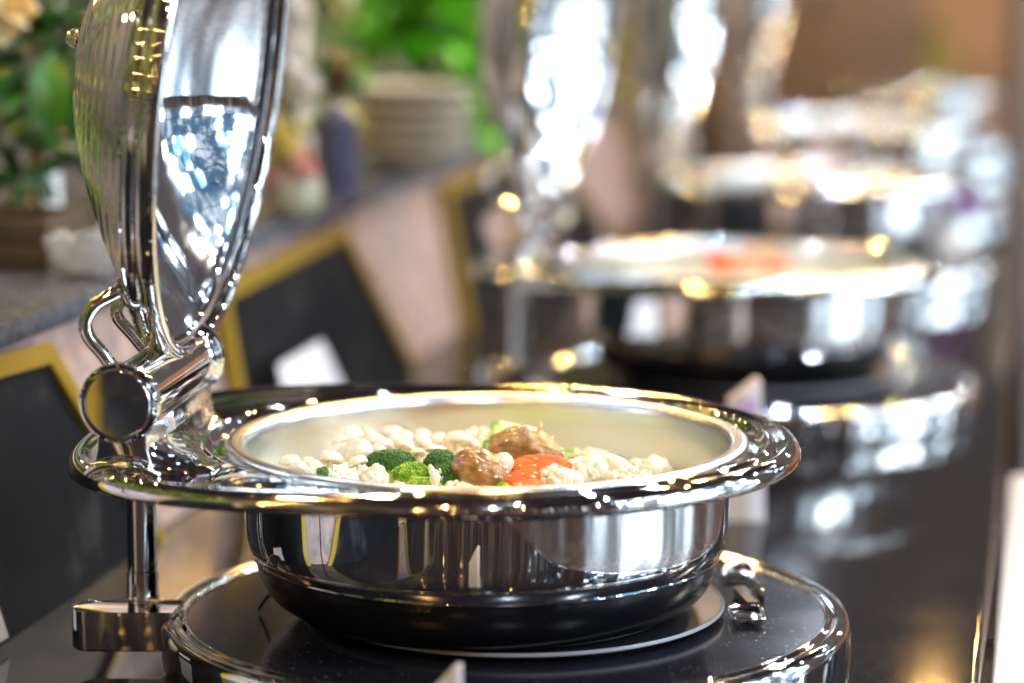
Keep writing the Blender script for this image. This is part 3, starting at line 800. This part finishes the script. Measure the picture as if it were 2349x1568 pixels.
# loose bits
def shard(x, y, Yw, w_, h_, label, seed, m, cat='garlic'):
    t_ = Acc(); rnd = random.Random(seed)
    for k in range(4):
        t_.add(ICO2, Vector((rnd.uniform(-.3, .3) * px(w_, Yw), rnd.uniform(-.003, .003), px(h_, Yw) * (.1 + .24 * k - .4))), px(w_, Yw) * (.42 - .085 * k), .9, .7, 1.3, None, .12, rnd)
    o = t_.obj('garlic_shard', m, None, atY(x, y, Yw)); tag(o, label, cat)
shard(836, 992, 2.03, 26, 38, 'pointed golden garlic shard standing up in the mushroom heap', 1, M_GARLIC)
shard(988, 1088, 1.85, 34, 40, 'cream coloured spiky crumb lying on the dark green floret', 2, M_CAUL)
shard(1240, 975, 1.955, 14, 16, 'golden garlic crumb on top of the largest brown mushroom', 3, M_GARLIC)
shard(1105, 1000, 2.01, 26, 34, 'golden fried shard left of the courgette wedge', 4, M_GARLIC)
shard(1010, 1092, 1.87, 20, 36, 'pale upright sliver on the floret, right of the spiky crumb', 5, M_CAUL)
shard(740, 1082, 1.87, 26, 10, 'dark green herb scrap at the left front of the pan', 6, M_BROC, 'herb')
# stewed bed under everything
def bed(name, C0, rad, z0, label, seed, m, amp=.004):
    A = Acc(); rnd = random.Random(seed)
    vs, fs = [(0, 0, z0)], []
    N, K = 80, 26
    for k in range(1, K + 1):
        for i in range(N):
            a = 2 * PI * i / N; r = rad * k / K
            x, y = r * math.cos(a), r * math.sin(a)
            z = z0 + .006 * (1 - (r / rad) ** 2) + amp * abs(noise.noise(Vector((x * 70, y * 70, seed)))) + .002 * noise.noise(Vector((x * 200, y * 200, seed)))
            vs.append((x, y, z))
    for i in range(N): fs.append((0, 1 + i, 1 + (i + 1) % N))
    for k in range(K - 1):
        for i in range(N):
            j = (i + 1) % N; fs.append((1 + k * N + i, 1 + (k + 1) * N + i, 1 + (k + 1) * N + j, 1 + k * N + j))
    o = link(name, mesh(name, vs, fs), m, None, (C0.x, C0.y, 0)); o['kind'] = 'stuff'; tag(o, label, 'food'); return o
bed('stewed_vegetables', C1, .1725, .126, 'stewed vegetables filling the bottom of the nearest pan', 3, M_BED)
for i, p in enumerate(others[:3]):
    bed('stewed_vegetables', p, .1725, .128, ['pale stew filling the second pan', 'pale stew filling the third pan', 'pale stew filling the fourth pan'][i], 5 + i, M_BED, .008)
# red pieces in the second pan
for (x, y, Yw, r_, lab) in ((1668, 606, 3.03, .020, 'left red pepper piece on the stew in the second pan'), (1780, 612, 3.02, .012, 'right red pepper piece on the stew in the second pan')):
    A = Acc(); A.add(ICO3, Vector((0, 0, 0)), r_, 1.2, .9, .55, None, .08)
    tag(A.obj('pepper_piece', M_REDPEP, None, atY(x, y, Yw)), lab, 'pepper')
# ================================================================== BACKDROP
LN = (NROW * .203 + Vector((0, 0, .036))).normalized()
def on_face(x, y, off):
    r = Vector(ray(x, y)); o = Vector((0, 0, CZ)); p0 = A0 + LN * off
    t = (p0 - o).dot(LN) / r.dot(LN); return o + r * t
def slab(name, corners, nrm, th, m, parent, bev=.0008):
    bm = bmesh.new()
    a = [bm.verts.new(c_) for c_ in corners]; b_ = [bm.verts.new(c_ - nrm * th) for c_ in corners]
    n = len(corners); bm.faces.new(a); bm.faces.new(list(reversed(b_)))
    for i in range(n): bm.faces.new((a[i], b_[i], b_[(i + 1) % n], a[(i + 1) % n]))
    return finish(name, bm, m, parent, bev, 2, smooth=False)
def board(pts, label, fw=.018):
    P = [on_face(x, y, .016) for x, y in pts]
    base = (P[2] + P[3]) / 2; base.z = min(P[2].z, P[3].z)
    t = thing('chalkboard', label, 'chalkboard', base, 0, 'gold framed chalkboards leaning on the stone upstand')
    Q = [p - base for p in P]
    c_ = sum(Q, Vector()) / 4
    I = []
    for i in range(4):
        e1 = (Q[(i + 1) % 4] - Q[i]).normalized(); e0 = (Q[i - 1] - Q[i]).normalized()
        s_ = e1.cross(e0).length
        I.append(Q[i] + (e1 + e0) * fw / s_)
    I[2] = Q[2] + (Q[1] - Q[2]).normalized() * .001 + (Q[3] - Q[2]).normalized() * fw; I[3] = Q[3] + (Q[2] - Q[3]).normalized() * fw
    slab('slate', [p - LN * .006 for p in I], LN, .004, M_SLATE, t, 0)
    for i in (0, 1, 3):
        j = (i + 1) % 4
        slab('frame_bar', [Q[i], Q[j], I[j], I[i]], LN, .012, M_GOLD, t)
    # chalk scribbles are too blurred to read: only faint pale smears
    return t
board([(-330, 905), (118, 782), (398, 1262), (-190, 1640)], 'leftmost gold framed chalkboard behind the hinge of the nearest dish')
board([(510, 655), (792, 512), (972, 868), (590, 1130)], 'gold framed chalkboard in the middle with a white card in front')
board([(1022, 420), (1262, 318), (1420, 560), (1085, 782)], 'gold framed chalkboard behind the second chafing dish')
board([(1440, 250), (1590, 195), (1700, 345), (1500, 480)], 'small far gold framed chalkboard behind the third chafing dish')
for k_, sh in enumerate((-.62, -1.24, -1.86)):  # last copy is added out of view to darken the end cap's reflection
    bsrc = bpy.data.objects['chalkboard']
    bc = copy_tree(bsrc); bc.location = bsrc.location + DROW * sh
    bc['label'] = ('nearest gold framed chalkboard, seen mirrored in the chrome bowl', 'gold framed chalkboard beside the photographer, seen only mirrored in the chrome', 'added unseen gold framed chalkboard behind the photographer, darkening the hinge end cap')[k_]
def card(pts, off, label, name='menu_card'):
    P = [on_face(x, y, off) for x, y in pts]
    for p in P: p.z = max(p.z, .001)
    base = (P[2] + P[3]) / 2
    t = thing(name, label, 'card', base)
    slab('sheet', [p - base for p in P], LN, .0015, M_CARD, t, 0)
card([(640, 838), (738, 782), (826, 985), (688, 1075)], .035, 'white card leaning in front of the middle chalkboard')
card([(-60, 1395), (-6, 1380), (20, 1462), (-40, 1500)], .02, 'white card at the left edge of the picture below the leftmost chalkboard')

def sign(pts_f, Yw, th, split, label, edge=None):
    """free standing sign holder: front sheet in shaded beige, white return along its right side"""
    P = [atY(x, y, Yw) for x, y in pts_f]
    base = Vector(((P[0].x + P[1].x) / 2, Yw, 0))
    t = thing('table_sign', label, 'sign')
    t.location = base
    Q = [p - base for p in P]
    for q in Q[:2]: q.z = .0006
    slab('front_sheet', Q, Vector((0, -1, 0)), th, M_CARDB, t)
    R_ = [Vector((Q[1].x - split, -.0012, Q[1].z)), Vector((Q[1].x + .0012, -.0012, Q[1].z)), Vector((Q[2].x + .0012, -.0012, Q[2].z)), Vector((Q[2].x - split, -.0012, Q[2].z - split * .55))]
    slab('white_strip', R_, Vector((0, -1, 0)), th + .002, M_CARD, t)
    S_ = [Vector((Q[2].x - split * 2.2, -.0022, Q[2].z - .034)), Vector((Q[2].x - split * .2, -.0022, Q[2].z - .034)), Vector((Q[2].x - split * .2, -.0022, Q[2].z - .014)), Vector((Q[2].x - split * 2.2, -.0022, Q[2].z - .026))]
    slab('lilac_print', S_, Vector((0, -1, 0)), .0008, M_CARDP, t, 0)
    t.rotation_euler = (0, 0, 0)
sign([(1666, 1236), (1751, 1236), (1743, 876), (1734, 873), (1672, 922)], 2.42, .02, .014, 'upright table sign with slanted top behind the right side of the nearest dish')
sign([(975, 1700), (1057, 1700), (1056, 1526), (1050, 1523), (985, 1590)], 1.60, .004, .004, 'white table sign whose tip shows in front of the nearest hob')
sign([(1975, 900), (2060, 900), (2045, 690), (2036, 690), (1985, 760)], 3.30, .02, .012, 'pale table sign with slanted top behind the second chafing dish')

# ---------------- foliage and ornaments on the ledge
M_LEAF = []
for nm, cc in (('leaf_green', (.028, .12, .012)), ('leaf_bright', (.09, .42, .008)), ('leaf_dark', (.010, .045, .012)), ('leaf_yellow', (.28, .30, .02)), ('leaf_sage', (.20, .26, .16))):
    m_, nt, b = mat(nm, cc, .35, 0, Subsurface_Weight=.0); M_LEAF.append(m_)
    nt.l.new(nt.ramp(nt.noise(objco(nt), 30, 2), [(.35, tuple(v * .7 for v in cc)), (.65, tuple(min(1, v * 1.35) for v in cc))]), b.inputs['Base Color'])
def leaf_mesh(L, W, curl=.25):
    vs, fs = [], []
    K = 8
    for i in range(K + 1):
        u = i / K; w_ = W * math.sin(PI * min(1, u * .96 + .04)) ** .8 * (1 - .25 * u)
        z = curl * L * math.sin(u * 2.2) ; 
        for s_ in (-1, -.5, 0, .5, 1): vs.append((u * L, s_ * w_ / 2, z - .12 * W * (1 - abs(s_)) - (curl * L * u * u * .8)))
    for i in range(K):
        for j in range(4): fs.append((i * 5 + j, (i + 1) * 5 + j, (i + 1) * 5 + j + 1, i * 5 + j + 1))
    me = mesh('leaf', vs, fs); me.polygons.foreach_set('use_smooth', [True] * len(me.polygons)); return me
LEAFS = {}
def leafm(L, W, k):
    key = (L, W, k)
    if key not in LEAFS:
        me = leaf_mesh(L, W); me.materials.append(M_LEAF[k]); LEAFS[key] = me
    return LEAFS[key]
def leaf(parent, p, L, W, k, az_, el_, roll):
    o = bpy.data.objects.new('leaf', leafm(L, W, k)); col.objects.link(o); o.parent = parent
    o.location = p; o.rotation_euler = (roll, -el_, az_)
def bush(base, w_, d_, h_, n, kinds, L, W, label, cat, seed, name='leafy_plant'):
    rnd = random.Random(seed)
    t = thing(name, label, cat, base)
    for k in range(5):
        tp = Vector((rnd.uniform(-.35, .35) * w_, rnd.uniform(-.3, .3) * d_, h_ * rnd.uniform(.6, .95)))
        tube('stem', [(0, 0, 0), (tp.x * .3, tp.y * .3, tp.z * .5), tp], .0022, M_LEAF[0], t, 6, 3)
    for i in range(n):
        z = rnd.random() ** .8
        p = Vector((rnd.uniform(-.5, .5) * w_, rnd.uniform(-.5, .5) * d_, z * h_))
        s_ = rnd.choice((.8, 1, 1.2))
        leaf(t, p, round(L * s_, 4), round(W * s_, 4), rnd.choice(kinds), rnd.uniform(0, 6.3), rnd.uniform(-.9, .9), rnd.uniform(-.8, .8))
    return t
def ledge(x, y): return at(x, y, TZ)
# left flower arrangement
g1 = ledge(60, 640)
bush(Vector((-.46, 2.62, TZ)), .16, .16, .34, 130, (0, 0, 2, 2), .055, .028, 'dense green leaves of the flower arrangement at the left edge', 'plant', 1, 'flower_arrangement_leaves')
bush(Vector((-.40, 2.95, TZ)), .30, .16, .40, 150, (0, 2, 2), .07, .03, 'dark green leafy plant behind the rose at the upper left', 'plant', 2)
bush(Vector((-.56, 2.35, TZ)), .14, .12, .14, 60, (3, 1, 0), .05, .02, 'low yellow-green foliage at the left edge beside the candle', 'plant', 3)
bush(Vector((-.30, 2.75, TZ)), .08, .08, .20, 46, (0, 2), .045, .016, 'narrow fern sprig hanging beside the white candle', 'plant', 4)
tl = thing('large_leaf', 'single large green leaf standing between the rose and the lid', 'leaf', atY(112, 262, 2.50))
leaf(tl, Vector((0, 0, -.02)), .085, .046, 0, 1.45, 1.2, .1)
bush(Vector((-.98, 2.75, TZ)), .22, .50, .42, 120, (2, 0, 3), .08, .035, 'added unseen tall dark plant before the wooden partition, darkening the lid shell', 'plant', 43)  # added out of view, hides the partition from the lid shell's reflection
bush(Vector((-.66, 1.75, TZ)), .26, .40, .26, 110, (2, 0, 3), .07, .03, 'added unseen dark plant left of the open lid, darkening its shell', 'plant', 41)  # added out of view so the lid shell mirrors leaves, not slab
bush(Vector((-.80, 1.15, TZ)), .26, .40, .26, 90, (2, 2, 3), .07, .03, 'added unseen dark plant nearest the camera on the ledge, darkening the lid shell', 'plant', 42)  # likewise an added, unseen plant for the lid shell's reflection
# rose
M_ROSE, nt, b = mat('cream_orange_petal', (.92, .66, .34), .5, 0, Subsurface_Weight=.2)
nt.l.new(nt.ramp(nt.noise(objco(nt), 22, 2), [(.36, (.90, .60, .24)), (.48, (.94, .80, .50)), (.62, (.95, .91, .78))]), b.inputs['Base Color'])
M_WHITEP, nt, b = mat('white_petal', (.82, .80, .78), .5)
M_YELP, nt, b = mat('yellow_petal', (.78, .68, .22), .5)
M_PINKP, nt, b = mat('pink_petal', (.80, .48, .42), .5)
M_PURP, nt, b = mat('purple_petal', (.38, .16, .50), .5)
def petal_mesh(r, m):
    vs, fs = [], []
    for i in range(7):
        for j in range(9):
            u = i / 6; v = j / 8 - .5
            a = v * 2.3
            rr_ = r * (.35 + .65 * u)
            vs.append((rr_ * math.sin(a) * .95, -rr_ * math.cos(a) + r * .1, u * r * 1.15 - v * v * r * .9 * u - (.3 * r * max(0, u - .75) * 3)))
    for i in range(6):
        for j in range(8): fs.append((i * 9 + j, i * 9 + j + 1, (i + 1) * 9 + j + 1, (i + 1) * 9 + j))
    me = mesh('petal', vs, fs); me.materials.append(m); me.polygons.foreach_set('use_smooth', [True] * len(fs)); return me
def rose(c_, r, m, label, seed, cat='rose', name='rose', up=(0, -.6, .6), grp=None, n=16):
    rnd = random.Random(seed)
    t = thing(name, label, cat, c_, 0, grp)
    q = Vector(up).to_track_quat('Z', 'Y').to_euler(); t.rotation_euler = q
    cache = {}
    for i in range(n):
        k = .35 + .65 * (i / n); k = round(k, 1)
        if k not in cache: cache[k] = petal_mesh(r * k, m)
        o = bpy.data.objects.new('petal', cache[k]); col.objects.link(o); o.parent = t
        o.rotation_euler = (-.15 - .5 * (i / n) + rnd.uniform(-.1, .1), 0, i * 2.4); o.location = (0, 0, -.25 * r * k)
    return t
rose(atY(5, 60, 2.46), .050, M_ROSE, 'large cream and orange rose at the upper left corner', 1, n=20)
# candle
M_WAX, nt, b = mat('white_wax', (.86, .86, .90), .4, 0, Subsurface_Weight=.2)
M_PEACH, nt, b = mat('peach_glow', (.85, .48, .30), .5)  # orange flame glow put into the colour of the candle top
cb = ledge(108, 548)
cd = thing('candle', 'white pillar candle with its flame glow coloured as a peach top, left of the open lid', 'candle', cb)
hc = atY(105, 375, cb.y).z - TZ
lathe('wax', smooth_prof([(.0001, hc), (.013, hc), (.0150, hc - .003), (.0155, .02), (.0160, .0008), (.0001, .0006)], 3), M_WAX, cd, 32)
lathe('top', smooth_prof([(.0145, hc + .0002), (.0150, hc + .012), (.0110, hc + .026), (.0070, hc + .030), (.0001, hc + .031)], 3), M_PEACH, cd, 32)
# glass bowl of beads
M_GLASS, nt, b = mat('clear_glass', (.93, .95, .96), .03, 0, Transmission_Weight=.85, IOR=1.45)
gb = ledge(205, 640)
gt = thing('glass_bowl', 'clear glass bowl of glass beads beside the lid arm', 'bowl', gb)
lathe('shell', smooth_prof([(.018, .0006), (.022, .003), (.034, .018), (.040, .034), (.0385, .034), (.032, .019), (.018, .006), (.0001, .005)], 3), M_GLASS, gt, 40)
gm = None
rnd = random.Random(9)
for i in range(24):
    a = rnd.uniform(0, 6.3); r_ = rnd.uniform(0, .026)
    if gm is None:
        gm = mesh('bead', [v * .0065 for v in ICO3[0]], ICO3[1]); gm.materials.append(M_GLASS); gm.polygons.foreach_set('use_smooth', [True] * len(gm.polygons))
    o = bpy.data.objects.new('bead', gm); col.objects.link(o); o.parent = gt; o.location = (r_ * math.cos(a), r_ * math.sin(a), .020 + .018 * rnd.random() + r_ * .3)
# wooden crate at far left
M_CRATE, nt, b = mat('honey_wood', (.055, .035, .016), .6)
ct = thing('wooden_crate', 'brown wooden crate at the left edge on the stone ledge', 'crate', ledge(-70, 622) , RZROW)
for k in range(2):
    box('slat', 0, 0, .012 + k * .024, .15, .006, .021, M_CRATE, ct, .001)
    box('slat', 0, .12, .012 + k * .024, .15, .006, .021, M_CRATE, ct, .001)
for sx in (-.07, .07): box('post', sx, .06, .0245, .006, .112, .048, M_CRATE, ct, .001)

# between the first and second lid
vb = ledge(672, 500)
M_CERAM, nt, b = mat('white_ceramic', (.72, .70, .68), .25)
M_VASE, nt, b = mat('grey_green_ceramic', (.34, .34, .24), .3)
M_OLIVEC, nt, b = mat('olive_grey_ceramic', (.36, .36, .31), .4)
vt = thing('vase', 'pale ceramic vase behind the right edge of the nearest lid', 'vase', vb)
lathe('body', smooth_prof([(.018, .0006), (.030, .012), (.032, .035), (.022, .062), (.020, .075), (.0175, .075), (.018, .06)], 4), M_VASE, vt, 32)
bush(vb + Vector((0, .015, .07)), .12, .08, .16, 50, (4, 3, 0), .045, .02, 'sage and yellow leaves spreading from the pale vase', 'plant', 21)
for i, (x, y, r_, m_, lb) in enumerate(((640, 130, .030, M_WHITEP, 'white blossom, top of the vase bouquet'), (690, 210, .026, M_WHITEP, 'white blossom at the right of the vase bouquet'), (640, 345, .028, M_YELP, 'yellow blossom low in the vase bouquet'), (690, 400, .024, M_PINKP, 'pink blossom lowest in the vase bouquet'), (665, 40, .03, M_WHITEP, 'white blossom cut by the top edge right of the lid'), (620, 420, .022, M_PINKP, 'pink blossom touching the lid edge'))):
    rose(atY(x, y, vb.y - .01), r_ * 1.5, m_, lb, i + 5, 'blossom', 'blossom', grp='bouquet blossoms', n=12)
tv = ledge(668, 375)
M_BISQUE, nt, b = mat('pale_bisque', (.66, .62, .58), .4)
tvt = thing('tall_vase', 'tall pale vase cut by the top edge, right of the nearest lid', 'vase', tv)
lathe('body', smooth_prof([(.020, .0006), (.026, .01), (.024, .10), (.022, .20), (.026, .30), (.024, .30), (.019, .20)], 4), M_BISQUE, tvt, 32)
# dark blue bottle
M_BLUE, nt, b = mat('deep_blue_glass', (.09, .10, .22), .35)
M_BROWNCAP, nt, b = mat('brown_cap', (.07, .03, .02), .4)
bb = ledge(785, 450)
hb = atY(785, 190, bb.y).z - TZ
bt = thing('bottle', 'dark blue bottle with brown neck left of the stacked bowls', 'bottle', bb)
lathe('body', smooth_prof([(.0001, .0006), (.017, .001), (.0185, .004), (.0185, hb * .62), (.015, hb * .72), (.0075, hb * .8), (.0065, hb)], 4), M_BLUE, bt, 32)
lathe('neck', smooth_prof([(.0085, hb * .86), (.0090, hb * .99), (.012, hb * 1.02), (.013, hb * 1.16), (.0001, hb * 1.17)], 3), M_BROWNCAP, bt, 24)
bt2 = copy_tree(bt); bt2.location = ledge(745, 455) + Vector((0, .08, 0)); bt2['label'] = 'second dark blue bottle half behind the first, nearer the bouquet'; bt['group'] = bt2['group'] = 'dark blue bottles'
# stack of bowls
sb = ledge(948, 395)
bw = mesh('bowl', *lathe_data(smooth_prof([(.03, .0008), (.032, .004), (.052, .016), (.064, .030), (.0655, .034), (.063, .034), (.050, .018), (.028, .007), (.0001, .006)], 3), 48))
bw.transform(Matrix.Diagonal((1.12, 1.12, 1, 1)))
bw.materials.append(M_OLIVEC); bw.polygons.foreach_set('use_smooth', [True] * len(bw.polygons))
names = ['top', 'second', 'third', 'fourth', 'bottom']
for k in range(5):
    o = bpy.data.objects.new('bowl', bw); col.objects.link(o); o.location = (sb.x, sb.y, TZ + (4 - k) * .0185)
    tag(o, ['topmost olive grey bowl of the stack behind the counter ledge', 'second olive grey bowl from the top of the stack', 'middle olive grey bowl of the stack', 'fourth olive grey bowl down the stack', 'olive grey bowl at the bottom of the stack'][k], 'bowl', 'stacked olive grey bowls')
bush(Vector((sb.x + .005, sb.y + .45, TZ)), .14, .14, .34, 150, (1, 1, 1, 0), .09, .05, 'bright green plant behind the stacked bowls', 'plant', 31)
bush(Vector((sb.x - .14, sb.y + .6, TZ)), .12, .12, .30, 60, (4, 3), .07, .03, 'sage and yellow foliage left of the bright green plant', 'plant', 32)
bush(Vector((.10, 5.0, TZ)), .22, .2, .26, 90, (3, 0, 2), .07, .03, 'olive foliage behind the second lid', 'plant', 33)
bush(Vector((.45, 6.6, TZ)), .3, .2, .34, 90, (3, 0, 2), .08, .035, 'far olive foliage between the second and third lids', 'plant', 34)
# brown panels behind the ledge
M_PANEL, nt, b = mat('dark_brown_panelling', (.10, .06, .035), .5)
M_PANELD, nt, b = mat('black_brown_panelling', (.022, .015, .011), .45)
M_PALE, nt, b = mat('pale_partition_paint', (.46, .44, .42), .6)
pt = thing('wooden_partition', 'dark brown wooden partition behind the flowers on the ledge', 'partition', (-1.15, 4.3, -.9), RZROW)
for k in range(10): box('board', -.02 * (k % 2) * 0, -1.6 + k * .42, .85 + (k % 2) * .0, .03, .41, 1.7, M_PANELD, pt, .004)
pt2 = thing('pale_partition', 'pale grey partition standing behind the bowls and bouquet', 'partition', (-.12, 5.9, -.9), RZROW)
for k in range(2): box('board', -.55 + k * .36, 0, .72, .352, .03, 1.44, M_PALE, pt2, .004)
pt3 = thing('brown_partition', 'brown partition boards beside the pale partition, behind the second lid', 'partition', (.55, 6.3, -.9), RZROW)
for k in range(3): box('board', -.50 + k * .36, 0, .72, .352, .03, 1.44, M_PANEL, pt3, .004)

# far right: olive gold frame, dark post, grey column
M_OLIVE, nt, b = mat('olive_gold_lacquer', (.30, .26, .05), .35)
YF = 10.5
fr = thing('olive_arch', 'big olive gold arch bars against the orange brown wall at the upper right', 'frame', atY(2100, 330, YF))
def bar(a, b_, w_, m, parent, name='bar', YY=YF):
    A_ = atY(*a, YY); B_ = atY(*b_, YY); d = (B_ - A_).normalized(); n_ = Vector((-d.z, 0, d.x)) * px(w_, YY) / 2
    slab(name, [A_ + n_ - parent.location, B_ + n_ - parent.location, B_ - n_ - parent.location, A_ - n_ - parent.location], Vector((0, -1, 0)), .08, m, parent)
bar((1870, 40), (2130, 120), 110, M_OLIVE, fr); bar((2105, 60), (2290, 420), 95, M_OLIVE, fr)
pd = atY(2318, 700, 6.0)
po = box('dark_post', 0, 0, 0, px(26, 6), .08, 1.4, M_WOODD, None, .004, (pd.x, 6.0, -.2)); tag(po, 'dark brown upright post at the right edge behind the counter', 'post')
pg = atY(2396, 700, 5.6)
M_GREY, nt, b = mat('grey_painted_column', (.55, .56, .62), .4)
po = box('grey_column', 0, 0, 0, px(84, 5.6), .2, 1.4, M_GREY, None, .01, (pg.x, 5.6, -.2)); tag(po, 'pale grey column at the far right edge of the picture', 'column')
# tray rail on the guests' side
M_WHITEM, nt, b = mat('white_enamel_rail', (.78, .80, .84), .25)
e1 = at(2350, 1090, -.03)
s1 = (Vector((e1.x, e1.y, 0)) - Vector((E0.x, E0.y, 0))).dot(DROW)
tr = thing('tray_rail', 'white tray rail running beside the counter edge at the lower right', 'rail', (E0.x, E0.y, -.03), RZROW)
box('white_bar', .022, s1 / 2 - .4, -.010, .028, s1 + .8, .020, M_WHITEM, tr, .003)
box('white_bar', .085, s1 / 2 - .4, -.012, .020, s1 + .8, .016, M_CHROME, tr, .003)
for k in range(3): box('bracket', .045, s1 - .1 - k * .5, -.030, .12, .02, .018, M_CHROME, tr, .002)
# purple flowers in a white pot far down the counter
pb = at(2150, 640, 0)
ft = thing('flower_pot', 'white round pot on the counter between the second and third dishes, at the right', 'pot', pb)
lathe('pot', smooth_prof([(.030, .0006), (.040, .01), (.046, .04), (.040, .075), (.036, .08), (.030, .078)], 4), M_CERAM, ft, 32)
for i in range(7):
    a = i * .9; c_ = pb + Vector((.045 * math.cos(a), .045 * math.sin(a), .105 + .02 * (i % 2)))
    rose(c_, .03, M_PURP, 'purple blossom in the white pot, ' + ('rightmost', 'right rear', 'rear', 'left rear', 'leftmost', 'left front', 'right front')[i] + ' of the seven', 50 + i, 'blossom', 'blossom', (math.cos(a) * .5, math.sin(a) * .5 - .3, 1), 'purple blossoms in the white pot', 9)
